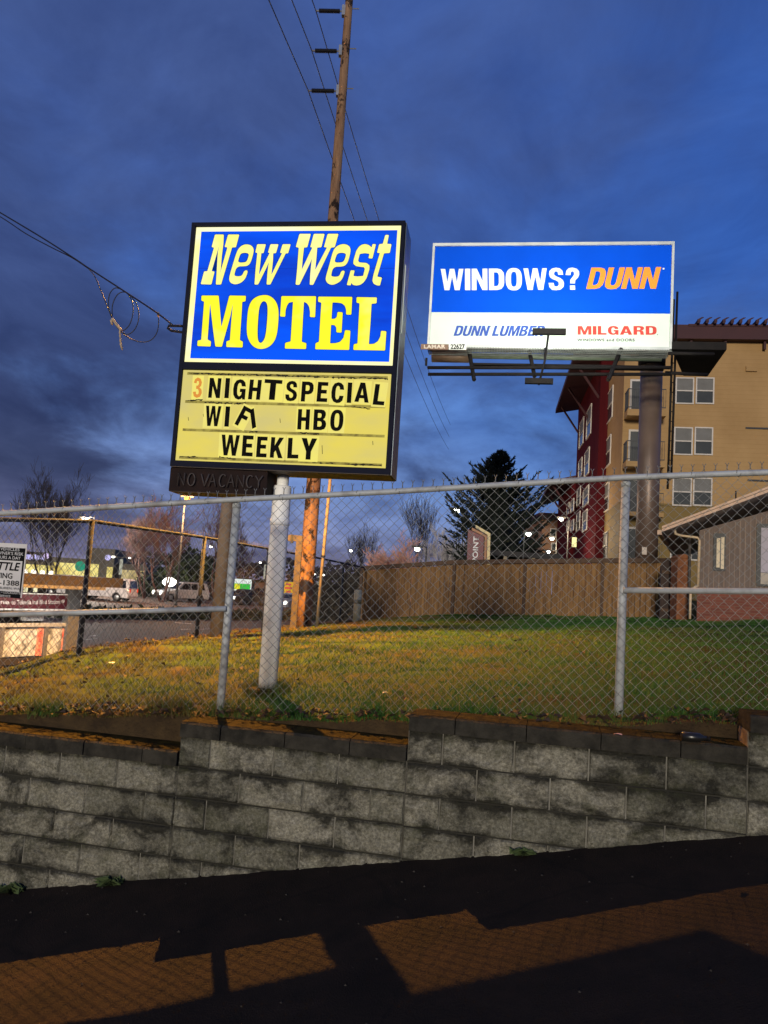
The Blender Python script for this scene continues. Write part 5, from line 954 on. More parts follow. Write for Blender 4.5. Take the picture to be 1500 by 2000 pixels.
bare_tree('bare_tree', gb(695, 120), 12.0, .8, 'grey bare tree over the corner of the wooden fence', M_bark, 13, 2, 4, .15, .016, .8, (3, 4), 'bare trees along the road')
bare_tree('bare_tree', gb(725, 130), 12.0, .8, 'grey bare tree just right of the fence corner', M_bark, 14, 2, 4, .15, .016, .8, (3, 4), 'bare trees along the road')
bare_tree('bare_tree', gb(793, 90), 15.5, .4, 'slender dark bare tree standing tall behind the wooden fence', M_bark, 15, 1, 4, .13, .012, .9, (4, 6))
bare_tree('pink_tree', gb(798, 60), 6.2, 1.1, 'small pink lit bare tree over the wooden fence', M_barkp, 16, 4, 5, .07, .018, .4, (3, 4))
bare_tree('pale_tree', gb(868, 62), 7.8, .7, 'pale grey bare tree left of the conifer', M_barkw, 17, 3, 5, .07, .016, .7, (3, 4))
M_con = mat('conifer_needle', (.014, .020, .012), (.007, .010, .007), 3, .85)
def conifer(base, top, width, label, seed, n_w=22):
    rg = np.random.default_rng(seed); th_ = thing('conifer', label, 'tree', base); H = top-base[2]; MB().tube([base, base+UP*H*.97], [.16, .02], 8).build('trunk', M_bark, th_, True); l = MB()
    for k in range(560):
        t_ = rg.random()**1.05; z = base[2]+H*(.03+.95*t_); rr_ = width*.5*min(1., (1-t_)/.52)**.92*rg.uniform(.6, 1.12)+.03; a = rg.uniform(0, 6.28); d = np.array([math.cos(a), math.sin(a), rg.uniform(.15, .95)]); s0 = base+UP*(z-base[2])
        for j in range(64):
            f_ = rg.random()**.5; wv = (1.05-f_)*.55; p = s0+d*rr_*f_+UP*(f_*f_*rr_*.12)+rg.normal(size=3)*np.array([.16, .16, .12])*wv*(.12+rr_*.62); v_ = d*1.2+rg.normal(size=3)*.5+np.array([0, 0, .35]); v_ /= np.linalg.norm(v_); b_ = np.cross(v_, rg.normal(size=3)); b_ /= np.linalg.norm(b_); ln = rg.uniform(.10, .26); l.add([p-b_*.035, p+b_*.035, p+v_*ln], [(0, 1, 2)])
    kp = [(.0, .02), (.04, width*.26), (.3, width*.26), (.5, width*.2), (.75, width*.06), (.9, .02)]; l.tube([base+UP*H*q for q, _ in kp], [q for _, q in kp], 9); l.build('crown', M_con, th_); return th_
cb2 = P(965, 1150, 36); cb2[2] = -1.2; conifer(cb2, P(992, 880, 36)[2], 5.0, 'big dark conifer standing behind the wooden fence', 4)
shrub('evergreen_bush', 'bush', 'mid green evergreen bushes beneath the twin lamp', 372, 1135, 84, (3.2, 2.5, 2.3), 1500, .35, mat('evergreen_leaf', (.05, .07, .025), (.02, .03, .012), .8, .8), 21)
shrub('dark_evergreen', 'tree', 'dark evergreen top behind the mid green bushes', 366, 1108, 110, (3.6, 3, 3.2), 1300, .4, M_hedge, 22)
shrub('dark_bush', 'bush', 'dark bush between the minivan and the silver vehicle', 262, 1168, 78, (3.2, 2, 1.9), 1300, .28, M_hedge, 23); shrub('dark_bush', 'bush', 'dark bush under the globe lamp', 306, 1160, 80, (2.6, 2, 2.3), 1100, .28, M_hedge, 24)
shrub('brown_thicket', 'bush', 'brown thicket right of the thin slanting pole', 662, 1168, 46, (1.9, 1.5, 1.5), 1500, .2, M_shrub, 25); shrub('brown_thicket', 'bush', 'brown thicket just left of the bollard', 695, 1160, 48, (1.3, 1.5, 1.6), 1200, .2, M_shrub, 26)
hd_ = thing('median_hedge', 'low dark hedge strip along the middle of the road', 'hedge', P(300, 1200, 52)); l = MB(); A, B_ = PZ(120, 1207, ROADZ+.0)*1, PZ(640, 1211, ROADZ)
for k in range(34): leafy(l, 110, A+(B_-A)*(k/33)+np.array([0, 0, .22]), (.9, .5, .42), .16, 60+k)
l.build('foliage', M_hedge, hd_)
wd = MB(); rg = np.random.default_rng(2)
for k in range(2600):
    x_ = rg.uniform(235, 905); c = P(x_, 1150, 210+rg.uniform(0, 40)); h_ = 5.5+3.5*vnoise(np.array([x_]), np.array([1.]), 26., 71)[0]+2.*vnoise(np.array([x_]), np.array([4.]), 7., 72)[0]; c[2] = ROADZ+h_*rg.random()**.6; s_ = rg.uniform(.4, 1.2); a = rg.normal(size=3); a /= np.linalg.norm(a); b_ = np.cross(a, [0, 1, .1]); wd.add([c-a*s_, c+b_*s_*.6, c+a*s_, c-b_*s_*.6], [(0, 1, 2, 3)])
wd.build('far_woodland', mat('far_wood', (.05, .038, .04), (.03, .026, .03), .2, .9), None, False, 'far off dark strip of woodland on the skyline', 'stuff')

# ================================================================== PYLON SIGN
vp = Plane(tuple(P(935, 1080, 29)[:2]), (1, -.12)); vb_ = vp.px(935, 1110); vb_[2] = -1.2
vs_ = thing('pylon_sign', 'maroon slanted top pylon sign with upright lettering behind the wooden fence', 'sign', vb_)
M_mar = mat('pylon_maroon', (.115, .012, .022), (.09, .01, .018), 2, .5); M_crm = mat('pylon_cream', (.62, .50, .26), (.5, .4, .2), 3, .6); M_ora = mat('pylon_tan', (.36, .17, .08), rough=.6)
def vpoly(name, pts_, m, o0, o1, parent): return MB().prism([vp.px(*p_, o0) for p_ in pts_], vp.n*(o1-o0)).build(name, m, parent)
f_ = vpoly('front_panel', [(914, 1034), (945, 1049), (943, 1125), (911, 1125)], M_mar, 0, .16, vs_); vpoly('tan_edge', [(922, 1031), (951, 1047), (949, 1125), (944.5, 1125), (946.5, 1049), (921, 1036)], M_ora, -.15, .05, vs_); vpoly('cream_edge', [(929, 1026.5), (957.5, 1043), (955.5, 1125), (950, 1125), (952, 1046), (929, 1032)], M_crm, -.35, -.02, vs_)
vv_, ff_ = text_mesh('VIEWPOINT', .02); up0, up1 = vp.uv(919, 1125+16), vp.uv(922.0, 1048); wl_ = vp.uv(931.5, 1080)[0]-vp.uv(921.0, 1080)[0]
MB().add([vp.pt(up0[0]+.02+(1-y)*wl_, up0[1]+(up1[1]-up0[1])*x, .166) for x, y in vv_], ff_).build('lettering', M_nw, f_)
MB().add([vp.pt(up0[0]+.06+wl_+(1-y)*wl_*.22, up0[1]+(up1[1]-up0[1])*(.3+.55*x), .166) for x, y in text_mesh('APARTMENTS', 0)[0]], text_mesh('APARTMENTS', 0)[1]).build('lettering', M_nw, f_) if False else None

# ================================================================== APARTMENT BUILDING
apf = Plane(tuple(P(1206, 1150, 44)[:2]), (1, -.15)); A0 = P(1206, 1150, 44)
ap_b = thing('apartment_building', 'tan and dark red apartment block with white windows behind the billboard column', 'building', (A0[0], A0[1], -1.3))
def lap_siding(name, c, c2, row):
    m = bpy.data.materials.new(name); m.use_nodes = True; t = m.node_tree; b = t.nodes['Principled BSDF']; b.inputs['Roughness'].default_value = .85; b.inputs['Specular IOR Level'].default_value = .15
    tcn = t.nodes.new('ShaderNodeTexCoord'); sp = t.nodes.new('ShaderNodeSeparateXYZ'); t.links.new(tcn.outputs['Object'], sp.inputs[0]); md = t.nodes.new('ShaderNodeMath'); md.operation = 'FRACT'; dv = t.nodes.new('ShaderNodeMath'); dv.operation = 'DIVIDE'; dv.inputs[1].default_value = row; t.links.new(sp.outputs[2], dv.inputs[0]); t.links.new(dv.outputs[0], md.inputs[0])
    cc = ramp(t, noise(t, tcn.outputs['Object'], .5, 7, .65), [(.35, tuple(c)+(1,)), (.7, tuple(c2)+(1,))]); t.links.new(cc, b.inputs['Base Color'])
    bn = t.nodes.new('ShaderNodeBump'); bn.inputs['Strength'].default_value = .3; bn.inputs['Distance'].default_value = .04; t.links.new(ramp(t, md.outputs[0], [(0, (0, 0, 0, 1)), (.12, (1, 1, 1, 1)), (1, (.3, .3, .3, 1))]), bn.inputs['Height']); t.links.new(bn.outputs[0], b.inputs['Normal']); return m
M_yel = lap_siding('tan_siding', (.39, .245, .105), (.32, .195, .08), .26); M_oli = mat('olive_siding', (.19, .125, .035), (.16, .105, .03), .6, .8); M_redw = mat('red_siding', (.075, .008, .010), (.055, .006, .008), .8, .9, stretch=(4, 4, .3), spec=.05); M_maro = mat('maroon_fascia', (.050, .012, .014), (.04, .01, .012), 1, .7)
M_wfr = mat('white_window_frame', (.55, .50, .43), (.48, .43, .37), 2, .6); M_pane = mat('dusk_pane', (.030, .034, .034), (.045, .05, .048), 1.2, .25, spec=.3); M_blind = mat('window_blind', (.16, .155, .14), (.12, .115, .10), 2, .7)
d1 = apf.d; d2 = -apf.n
aps = Plane(tuple(A0[:2]), tuple(d2[:2]))
U = lambda x, y: apf.uv(x, y)
zroof = U(1400, 668)[1]; zol = U(1400, 988)[1]; ZG = -1.6
wing = 9.2
MB().obox(A0*np.array([1, 1, 0])+UP*zol, d1*26, d2*wing, UP*(zroof-zol)).build('upper_wall', M_yel, ap_b); MB().obox(A0*np.array([1, 1, 0])+UP*ZG+d1*.012+d2*.012, d1*25.97, d2*(wing-.02), UP*(zol-ZG-.003)).build('lower_wall', M_oli, ap_b)
uR = U(1262, 650)[0]
MB().obox(apf.pt(uR, zroof+.002, .55), d1*20, d2*(wing+1), UP*(U(1400, 641)[1]-zroof)).build('roof_fascia', M_maro, ap_b)
pg = MB(); za = U(1400, 640)[1]
for k in range(9):
    u_ = U(1355+k*16, 634)[0]; pg.obox(apf.pt(u_, za+.02, .9), d1*.16+UP*0, d2*2.4, UP*.14)
    pg.obox(apf.pt(u_, za-.05, .88), d1*.14+np.array([0, 0, 0]), d2*.14, UP*.07); pg.prism([apf.pt(u_-.02, za+.16, .9), apf.pt(u_+.13, za+.16, .9), apf.pt(u_+.35, za+.30, .9), apf.pt(u_+.22, za+.30, .9)], d2*.1)
pg.obox(apf.pt(U(1340, 634)[0], za-.12, .6), d1*4.6, d2*.2, UP*.12); pg.build('roof_trellis', M_maro, ap_b)
for x in (1348, 1415, 1492): MB().obox(apf.px(x, 682, .3), d1*.12, -d2*-.3, UP*.55).build('eave_bracket', M_maro, ap_b)
def wind(pl, x0, x1, y0, y1, parent, off=0.0, lit=None, sq=True):
    a, b_ = pl.uv(x0, (y0+y1)/2), pl.uv(x1, (y0+y1)/2); zt_, zb_ = pl.uv((x0+x1)/2, y0)[1], pl.uv((x0+x1)/2, y1)[1]; u_0, u_1 = sorted((a[0], b_[0])); fw_ = .075; fr_ = MB()
    fr_.pbox(pl, u_0-fw_, u_1+fw_, zt_, zt_+fw_, off, off+.07); fr_.pbox(pl, u_0-fw_, u_1+fw_, zb_-fw_, zb_, off, off+.07); fr_.pbox(pl, u_0-fw_, u_0, zb_+.001, zt_-.001, off, off+.068); fr_.pbox(pl, u_1, u_1+fw_, zb_+.001, zt_-.001, off, off+.068); zm = (zt_+zb_)/2; fr_.pbox(pl, u_0+.001, u_1-.001, zm-.035, zm+.035, off+.004, off+.06)
    fo = fr_.build('window', M_wfr, parent); MB().pbox(pl, u_0+.001, u_1-.001, zb_+.001, zm-.036, off+.003, off+.02).build('pane', lit or M_pane, fo); MB().pbox(pl, u_0+.001, u_1-.001, zm+.036, zt_-.001, off+.003, off+.028).build('blind', lit or M_blind, fo); return fo
for (xa, xb, xc, xd, y0, y1) in ((1321.5, 1352.5, 1361, 1392, 740, 787), (1318.5, 1350, 1358.5, 1389.5, 837, 886.5), (1315.5, 1348, 1355.5, 1388, 935.5, 986), (1311.5, 1344.5, 1350.5, 1384, 1042, 1093)):
    wind(apf, xa, xb, y0, y1, ap_b); wind(apf, xc, xd, y0, y1, ap_b)
for (x0, x1, y0, y1) in ((1186, 1197, 766, 820), (1182, 1193, 859, 909), (1179, 1189.5, 948, 997), (1178, 1186.5, 1043, 1090)): wind(aps, x0, x1, y0, y1, ap_b)
# balconies: slab, rail, door behind
M_rail = mat('balcony_rail', (.015, .014, .014), rough=.5)
for (ys0, ys1, yr) in ((809, 821, 771), (908, 918, 870), (1004, 1012, 968), (1100, 1108, 1064)):
    u0_, u1_ = .05, U(1290, 900)[0]; z1, z0, zr_ = U(1240, ys0)[1], U(1240, ys1)[1], U(1240, yr)[1]; dp = 1.25
    bc = MB().obox(apf.pt(u0_, z0, .0), d1*(u1_-u0_), -d2*dp, UP*(z1-z0)).build('balcony', M_yel, ap_b); rl = MB()
    for z_ in (zr_, z1+.1): rl.obox(apf.pt(u0_+.02, z_, dp-.03), d1*(u1_-u0_-.04), d2*.04, UP*.05); rl.obox(apf.pt(u0_+.02, z_+.001, .02), d1*.04, -d2*(dp-.06), UP*.048)
    n_ = int((u1_-u0_)/.13)
    for k in range(n_+1): rl.obox(apf.pt(u0_+.03+(u1_-u0_-.08)*k/n_, z1+.12, dp-.02), d1*.018, d2*.018, UP*(zr_-z1-.14))
    for k in range(9): rl.obox(apf.pt(u0_+.03, z1+.12, .08+k*.13), d1*.018, d2*.018, UP*(zr_-z1-.14))
    rl.build('railing', M_rail, bc)
    dr_ = MB().obox(apf.pt(U(1226, 900)[0], z1+.02, .001), d1*1.7, -d2*.06, UP*2.05).build('balcony_door', M_wfr, ap_b); MB().obox(apf.pt(U(1226, 900)[0]+.1, z1+.12, .062), d1*1.45, -d2*.01, UP*1.83).build('pane', M_pane, dr_)
MB().obox(apf.pt(-.02, zol-.12, .004), d1*26, -d2*.05, UP*.11).build('belt_trim', M_oli, ap_b)
for (x0, x1, y) in ((1456, 1520, 836), (1460, 1520, 938)): a, b_ = apf.uv(x0, y), apf.uv(x1, y); MB().pbox(apf, a[0], b_[0], a[1]-.05, a[1]+.05, .001, .05).build('wall_strip', M_rail, ap_b)
a = apf.uv(1467, 721); MB().pbox(apf, a[0]-.3, a[0]+.3, a[1]-.15, a[1]+.15, .001, .12).build('vent_hood', M_yel, ap_b)
# red wing stepping out to the left
rf = aps.uv(1176, 1150)[0]; ro_ = .55; R0 = A0*np.array([1, 1, 0]) + d2*rf - d1*ro_; rln = aps.uv(1176, 900)[0]
rsp = Plane(tuple(R0[:2]), tuple(d2[:2])); rlen = abs(rsp.uv(1126, 900)[0]); sgn = 1
ztop_r = rsp.uv(1160, 722)[1]
MB().obox(R0+UP*ZG, d1*10, d2*rlen, UP*(ztop_r-ZG)).build('red_wall', M_redw, ap_b)
for (x0, x1, y0, y1, lt) in ((1147, 1155, 800, 850, 0), (1133, 1140, 824, 869, 0), (1143, 1151, 882, 926, 0), (1131, 1137, 900, 930, 0), (1140, 1150, 955, 985, 0), (1128, 1134, 955, 985, 0), (1139, 1147, 1000, 1035, 0), (1127, 1133, 1003, 1035, 0)): wind(rsp, x0, x1, y0, y1, ap_b, .0)
e0 = R0+UP*(ztop_r+.0); MB().prism([e0-d2*1.2-d1*1.9-UP*.75, e0-d2*1.2+d1*8+UP*1.1, e0-d2*1.2+d1*8+UP*1.45, e0-d2*1.2-d1*1.9-UP*.4], d2*(rlen+1.6)).build('red_eave', M_maro, ap_b)
for k in range(3): q = R0+d2*(.6+k*rlen*.42)+UP*(ztop_r-3.0); MB().tube([q, q-d1*1.55+UP*2.3], .09, 6).build('eave_brace', M_maro, ap_b)
R1 = R0+d2*(rlen+.4)-d1*.3; r2l = 14; rs2 = Plane(tuple(R1[:2]), tuple(d2[:2])); zt2_ = rs2.uv(1118, 935)[1]
MB().obox(R1+UP*ZG, d1*9, d2*r2l, UP*(zt2_-ZG)).build('red_wall', M_redw, ap_b); e1_ = R1+UP*zt2_; MB().prism([e1_-d2*.6-d1*1.9-UP*.6, e1_-d2*.6+d1*6+UP*1.4, e1_-d2*.6+d1*6+UP*1.75, e1_-d2*.6-d1*1.9-UP*.25], d2*(r2l+1)).build('red_eave', M_maro, ap_b)
for k in range(2): q = R1+d2*(.6+k*5)+UP*(zt2_-2.6); MB().tube([q, q-d1*1.5+UP*2.1], .09, 6).build('eave_brace', M_maro, ap_b)
for (x0, x1, y0, y1) in ((1108, 1112, 985, 1003), (1116, 1121, 978, 998), (1108, 1112, 1020, 1036), (1116, 1121, 1018, 1036)): wind(rs2, x0, x1, y0, y1, ap_b)
a = P(1122, 1058, 43.8); lw = MB().box(a[0]-.12, a[0]+.12, a[1], a[1]+.1, a[2]-.3, a[2]+.25).build('lit_window', emit('small_lit_window', (.9, .8, .35, 1), 1.4), ap_b)
# a further low tan and red building
c = P(1084, 1100, 82); c[2] = ROADZ; fb = thing('far_building', 'small tan building with a red roof right of the conifer', 'building', c)
for x0, x1, y0, y1, m_, nm, dd_ in ((1056, 1106, 1014, 1110, mat('far_tan_wall', (.25, .13, .07), (.2, .105, .055), .5, .8), 'wall', 0), (1052, 1108, 1005, 1014, M_maro, 'roof', -.5)): a, b_ = P(x0, y1, 82), P(x1, y0, 82); MB().box(a[0], b_[0], 82+dd_, 92, a[2], b_[2]-.002*(nm == 'wall')).build(nm, m_, fb)
for (x0, x1, y0, y1) in ((1076, 1085, 1034, 1046), (1092, 1100, 1034, 1046), (1078, 1086, 1062, 1074)): a, b_ = P(x0, y1, 81.9), P(x1, y0, 81.9); o = MB().box(a[0]-.1, b_[0]+.1, 81.9, 82.0, a[2]-.1, b_[2]+.1).build('window', M_wfr, fb); MB().box(a[0], b_[0], 81.87, 81.899, a[2], b_[2]).build('pane', M_pane, o)
# dark carport between the conifer and the building
c = P(1010, 1105, 33); c[2] = -1.3; cpk = thing('carport', 'dark open carport with pale posts behind the wooden fence', 'carport', c); a, b_ = P(960, 1080, 33), P(1100, 1072, 33); MB().box(a[0], b_[0], 33, 38, a[2]-.1, a[2]+.12).build('roof', M_shdark, cpk)
for x in (987, 1042): a = P(x, 1080, 33.1); MB().box(a[0]-.07, a[0]+.07, 33.05, 33.2, -1.4, a[2]-.101).build('post', mat('carport_post', (.28, .22, .14), rough=.8), cpk)

# ================================================================== HOUSE
hp_ = Plane(tuple(P(1365, 1200, 19)[:2]), (1, -.43)); H0 = P(1362, 1213, 19); hd1 = hp_.d; hd2 = -hp_.n
hs_ = thing('house', 'low gabled house with brown grooved siding above red brick at the right edge', 'house', hp_.px(1362, 1213))
M_sid = mat('brown_siding', (.165, .122, .098), (.122, .09, .072), 3, .8, stretch=(6, 6, .4)); M_groove = mat('siding_groove', (.52, .40, .28), rough=.7); M_fas = mat('fascia', (.62, .42, .28), (.5, .33, .21), 5, .6)
HU = lambda x, y: hp_.uv(x, y); uc = HU(1364, 1130)[0]; zbt = HU(1362, 1152)[1]; zg_ = HU(1362, 1215)[1]-.4; zc = HU(1370, 1036)[1]; zs2 = HU(1500, 998)[1]; us2 = HU(1500, 998)[0]; ks = (zs2-zc)/(us2-uc)
ue = uc+4.6
hw = MB().prism([hp_.pt(uc, zbt+.001), hp_.pt(ue, zbt+.001), hp_.pt(ue, zc+ks*(ue-uc)), hp_.pt(uc, zc)], hd2*9).build('wall', M_sid, hs_); MB().prism([hp_.pt(ue, zbt+.001), hp_.pt(2*ue-uc, zbt+.001), hp_.pt(2*ue-uc, zc), hp_.pt(ue, zc+ks*(ue-uc))], hd2*9).build('wall', M_sid, hs_)
gr_ = MB()
for k in range(1, 40): u_ = uc+k*.115; zt_ = zc+ks*(u_-uc); gr_.pbox(hp_, u_, u_+.008, zbt+.02, zt_-.05-random.random()*.2*(k % 3 == 0), .0005, .005)
gr_.build('siding_batten', mat('siding_batten', (.42, .30, .2), (.26, .18, .13), 3, .7), hw)
M_brick = bpy.data.materials.new('red_brick'); M_brick.use_nodes = True; t = M_brick.node_tree; b = t.nodes['Principled BSDF']; b.inputs['Roughness'].default_value = .85
tcn = t.nodes.new('ShaderNodeTexCoord'); bk_ = t.nodes.new('ShaderNodeTexBrick'); mp = t.nodes.new('ShaderNodeMapping'); mp.inputs['Rotation'].default_value = (R(90), 0, 0); t.links.new(tcn.outputs['Object'], mp.inputs[0]); t.links.new(mp.outputs[0], bk_.inputs['Vector']); bk_.inputs['Scale'].default_value = 1; bk_.inputs['Brick Width'].default_value = .2; bk_.inputs['Row Height'].default_value = .07; bk_.inputs['Mortar Size'].default_value = .006
bk_.inputs['Color1'].default_value = (.20, .055, .03, 1); bk_.inputs['Color2'].default_value = (.14, .038, .022, 1); bk_.inputs['Mortar'].default_value = (.16, .09, .06, 1); t.links.new(bk_.outputs[0], b.inputs['Base Color'])
MB().obox(hp_.pt(uc-.02, zg_, .06), hd1*9.2, hd2*9.1, UP*(zbt-zg_)).build('brick_base', M_brick, hs_)
MB().pbox(hp_, uc-.04, uc+9.2, zbt+.0015, zbt+.06, .0, .10).build('brick_sill', mat('brick_sill', (.22, .14, .10), rough=.8), hs_)
fa, fb2 = HU(1293, 1037), HU(1500, 962); ohp = 1.0
hpo = Plane(tuple(hp_.pt(0, 0, ohp)[:2]), tuple(hp_.d[:2])); fa, fb2 = hpo.uv(1293, 1036), hpo.uv(1500, 959); kf = (fb2[1]-fa[1])/(fb2[0]-fa[0]); uend = fa[0]+5.8; zend = fa[1]+kf*(uend-fa[0])
rf_ = MB().prism([hpo.pt(fa[0], fa[1]-.02), hpo.pt(uend, zend-.02), hpo.pt(uend, zend+.09), hpo.pt(fa[0], fa[1]+.09)], hd2*11).build('roof', mat('roof_felt', (.07, .06, .055), (.045, .04, .04), 4, .9), hs_); MB().prism([hpo.pt(fa[0]+.02, fa[1]-.03, -.01), hpo.pt(uend, zend-.03, -.01), hpo.pt(uend, zend-.021, -.01), hpo.pt(fa[0]+.02, fa[1]-.021, -.01)], hd2*10.9).build('soffit', mat('soffit', (.80, .70, .60), (.7, .6, .5), 3, .8), rf_); MB().prism([hpo.pt(uend, zend-.02), hpo.pt(2*uend-fa[0], fa[1]-.02), hpo.pt(2*uend-fa[0], fa[1]+.09), hpo.pt(uend, zend+.09)], hd2*11).build('roof', MATS['roof_felt'], hs_)
MB().prism([hpo.pt(fa[0], fa[1]-.035, .004), hpo.pt(uend, zend-.035, .004), hpo.pt(uend, zend+.035, .004), hpo.pt(fa[0], fa[1]+.035, .004)], hpo.n*.03).build('fascia', M_fas, rf_); MB().prism([hpo.pt(fa[0], fa[1]+.045, .006), hpo.pt(uend, zend+.045, .006), hpo.pt(uend, zend+.10, .006), hpo.pt(fa[0], fa[1]+.10, .006)], hpo.n*.05).build('drip_edge', M_fas, rf_)
MB().obox(hpo.pt(fa[0]-.005, fa[1]-.10, 0), -hd1*.1, hd2*11, UP*.11).build('gutter', M_fas, rf_)
M_wtrim = mat('black_window_trim', (.012, .012, .013), rough=.5)
def hwin(x0, x1, y0, y1):
    a, b_ = HU(x0, (y0+y1)/2), HU(x1, (y0+y1)/2); zt_, zb_ = HU((x0+x1)/2, y0)[1], HU((x0+x1)/2, y1)[1]; return MB().pbox(hp_, a[0], b_[0], zb_, zt_, .006, .05).build('window', M_wtrim, hs_), a[0], b_[0], zb_, zt_
wn, a, b_, c, d = hwin(1393.5, 1417, 1042, 1115); MB().pbox(hp_, a+.07, a+.145, c+.08, d-.12, .051, .056).build('curtain', mat('curtain_pale', (.75, .62, .42), (.6, .5, .34), 3, .8), wn); MB().pbox(hp_, b_-.10, b_-.03, c+.05, d-.09, .051, .056).build('curtain', MATS['curtain_pale'], wn); MB().pbox(hp_, a+.15, b_-.105, c+.05, d-.1, .0505, .054).build('pane', M_pane, wn)
wn, a, b_, c, d = hwin(1477, 1580, 1024, 1147); MB().pbox(hp_, a+.10, b_-.05, c+.33, d-.1, .051, .056).build('blind', mat('pale_blind', (.42, .38, .42), (.36, .33, .36), 2, .7), wn); MB().pbox(hp_, a+.10, b_-.05, c+.05, c+.32, .051, .056).build('pane', mat('lower_pane', (.28, .22, .16), rough=.4), wn)
M_dsp = mat('downspout', (.66, .5, .3), (.55, .4, .25), 4, .5)
q = [hpo.px(1318, 1035, -.5), hpo.px(1319, 1042, -.5), hp_.px(1330, 1046, .3), hp_.px(1362, 1050, .1), hp_.px(1366.5, 1056, .06), hp_.px(1363, 1146, .06)]
MB().tube(q, .032, 8).build('downspout', M_dsp, hs_, True); MB().tube([hp_.px(1349, 1150, .14), hp_.px(1347.5, 1209, .14)], .03, 8).build('downspout', M_dsp, hs_, True); MB().tube([hp_.px(1363, 1144, .08), hp_.px(1350, 1151, .14)], .03, 8).build('downspout', M_dsp, hs_, True)
a = hpo.px(1437, 978, -1.5); MB().tube([a, a+UP*.25], .02, 6).build('vent_pipe', M_rail, hs_)
# brick pier and arched gate beside the house
pp0, pp1 = P(1321, 1206, 19.6), P(1344, 1206, 19.6); zt_ = P(1333, 1090, 19.6)[2]
pr = thing('brick_pier', 'narrow rough orange brick pier left of the house', 'pier', pp0); M_rb = mat('orange_brick', (.26, .10, .04), (.13, .045, .02), 9, .9, bump=.8, bscale=20)
MB().obox(pp0-UP*.3, (pp1[0]-pp0[0], 0, 0), (0, .45, 0), UP*(zt_-pp0[2]+.3)).build('shaft', M_rb, pr); c = (pp0+pp1)/2; MB().prism([(pp0[0]-.02, pp0[1]-.03, zt_+.002), (pp1[0]+.02, pp0[1]-.03, zt_+.002), (pp1[0]-.08, pp0[1]-.03, zt_+.09), (c[0], pp0[1]-.03, zt_+.11), (pp0[0]+.05, pp0[1]-.03, zt_+.07)], (0, .5, 0)).build('cap', M_rb, pr)
MB().tube([P(1345.5, 1208, 19.5), P(1347.5, 1045, 19.5)], .035, 6).build('conduit', M_ply, pr, True)
g0, g1 = P(1288, 1205, 20.4), P(1320, 1205, 20.4); zg1 = P(1304, 1093, 20.4)[2]; ga = thing('arched_gate', 'dark arched board gate between column and brick pier', 'gate', g0); wd_ = g1[0]-g0[0]; zs3 = zg1-.25
MB().prism([(g0[0], g0[1], g0[2]-.2), (g1[0], g0[1], g0[2]-.2)]+[(g0[0]+wd_*(.5+.5*math.cos(a)), g0[1], zs3+.25*math.sin(a)) for a in np.linspace(0, math.pi, 11)], (0, .06, 0)).build('gate_leaf', mat('gate_board', (.05, .032, .025), (.03, .02, .018), 4, .85, stretch=(6, 6, .5)), ga)
for k in range(3): MB().obox((g0[0]+.03, g0[1]-.03, g0[2]+.15+k*.5), (wd_-.06, 0, 0), (0, .028, 0), (0, 0, .08)).build('ledge_board', M_board2, ga)

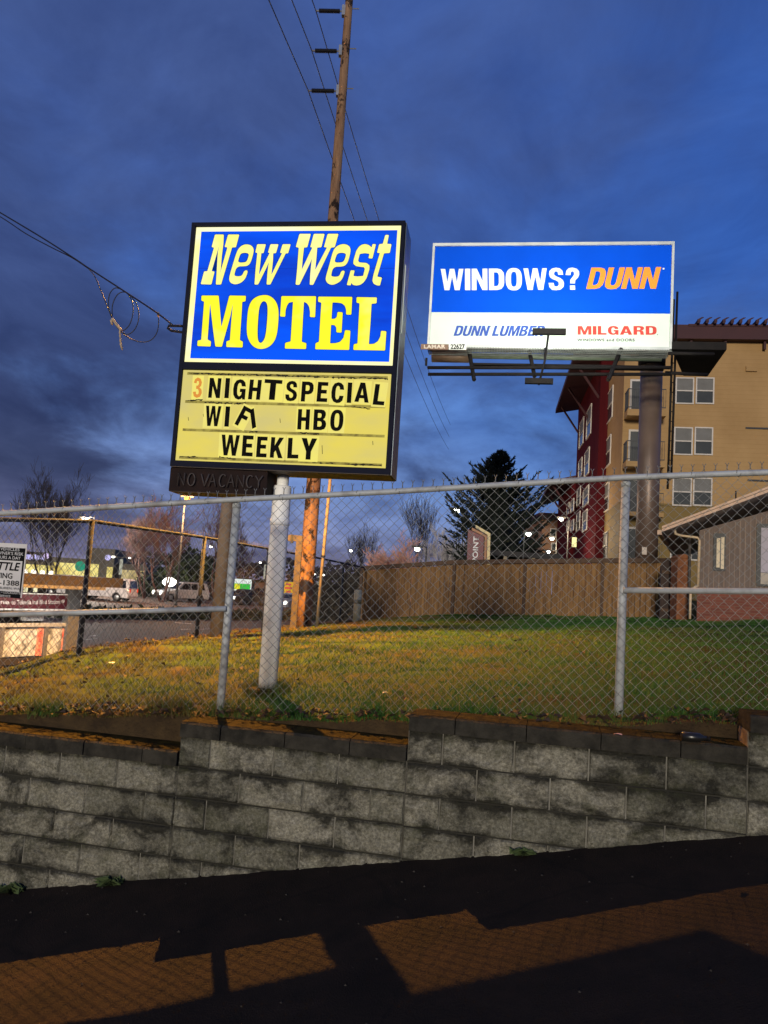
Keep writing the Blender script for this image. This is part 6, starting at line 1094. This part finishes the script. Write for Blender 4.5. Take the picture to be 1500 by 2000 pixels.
# ================================================================== LITTER, WEEDS
def weed(px, py, label, n, ln, seed):
    rg = random.Random(seed); p = wp.px(px, py, .03); p[2] = DRV(p[0], p[1]); th_ = thing('weed', label, 'weed', p); l = MB()
    for k in range(n):
        a = rg.uniform(0, 6.28); d = np.array([math.cos(a), math.sin(a)*.6-.2, 0]); s_ = ln*rg.uniform(.5, 1.2); m_ = p+d*s_*.6+UP*s_*rg.uniform(.3, .7)+np.array([rg.uniform(-.05, .05), 0, 0]); e = p+d*s_*1.2+UP*s_*rg.uniform(.05, .5); b_ = np.cross(d, UP)*s_*.16; l.add([p, m_+b_, e, m_-b_], [(0, 1, 2), (0, 2, 3)])
    l.build('leaves', mat('weed_leaf', (.06, .09, .03), (.04, .06, .02), 9, .7), th_); return th_
weed(1020, 1660, 'leafy weed at the wall foot right of centre', 26, .07, 1); weed(215, 1722, 'grass tuft at the wall foot below the left blocks', 60, .08, 2); weed(20, 1735, 'dark tuft at the lower left corner of the wall', 50, .09, 3)
def litter(p, s_, m, label, seed, cat='litter'):
    rg = random.Random(seed); th_ = thing('litter', label, cat, p); v_ = [np.array(p)+np.array([math.cos(a)*s_*rg.uniform(.6, 1.2), math.sin(a)*s_*rg.uniform(.4, .8), rg.uniform(.004, .35*s_)]) for a in np.linspace(0, 6.28, 8)[:-1]]; c = np.array(p)+UP*s_*.4
    MB().add(v_+[c], [(i, (i+1) % 7, 7) for i in range(7)]).build('scrap', m, th_); return th_
M_paper = mat('white_paper', (.7, .68, .62), rough=.7); M_pink = mat('pink_paper', (.75, .45, .40), rough=.7)
q = PZ(1207, 1436, STEPS[2][2]+.004); litter(q, .032, M_pink, 'pale pink scrap on the wall cap right of centre', 1)
for x, y, l, s_ in ((218, 1296, 'white scrap lying on the left of the lawn', .045), (752, 1354, 'pale pebble like scrap on the lawn near the middle', .03)):
    q = PZ(x, y, -1.0); 
    for _ in range(6): q = PZ(x, y, gz(q[0], q[1])+.03)
    litter(q, s_, M_paper, l, int(x))
q = PZ(158, 1425, STEPS[0][2]+.004); litter(q, .02, M_paper, 'tiny white scrap on the lowest wall cap', 9)
q = PZ(1355, 1440, STEPS[2][2]+.03); bt = thing('bottle', 'small dark plastic bottle lying on the wall cap by the last step', 'bottle', q-UP*.028); d = np.array([1, -.1, 0]); MB().tube([q-d*.07, q-d*.068, q+d*.03, q+d*.06, q+d*.078], [.018, .028, .028, .012, .012], 12).build('bottle_body', mat('clear_plastic', (.015, .014, .012), rough=.3, spec=.5), bt, True); MB().tube([q+d*.078, q+d*.092],   .014, 10).build('cap', M_dark, bt, True)
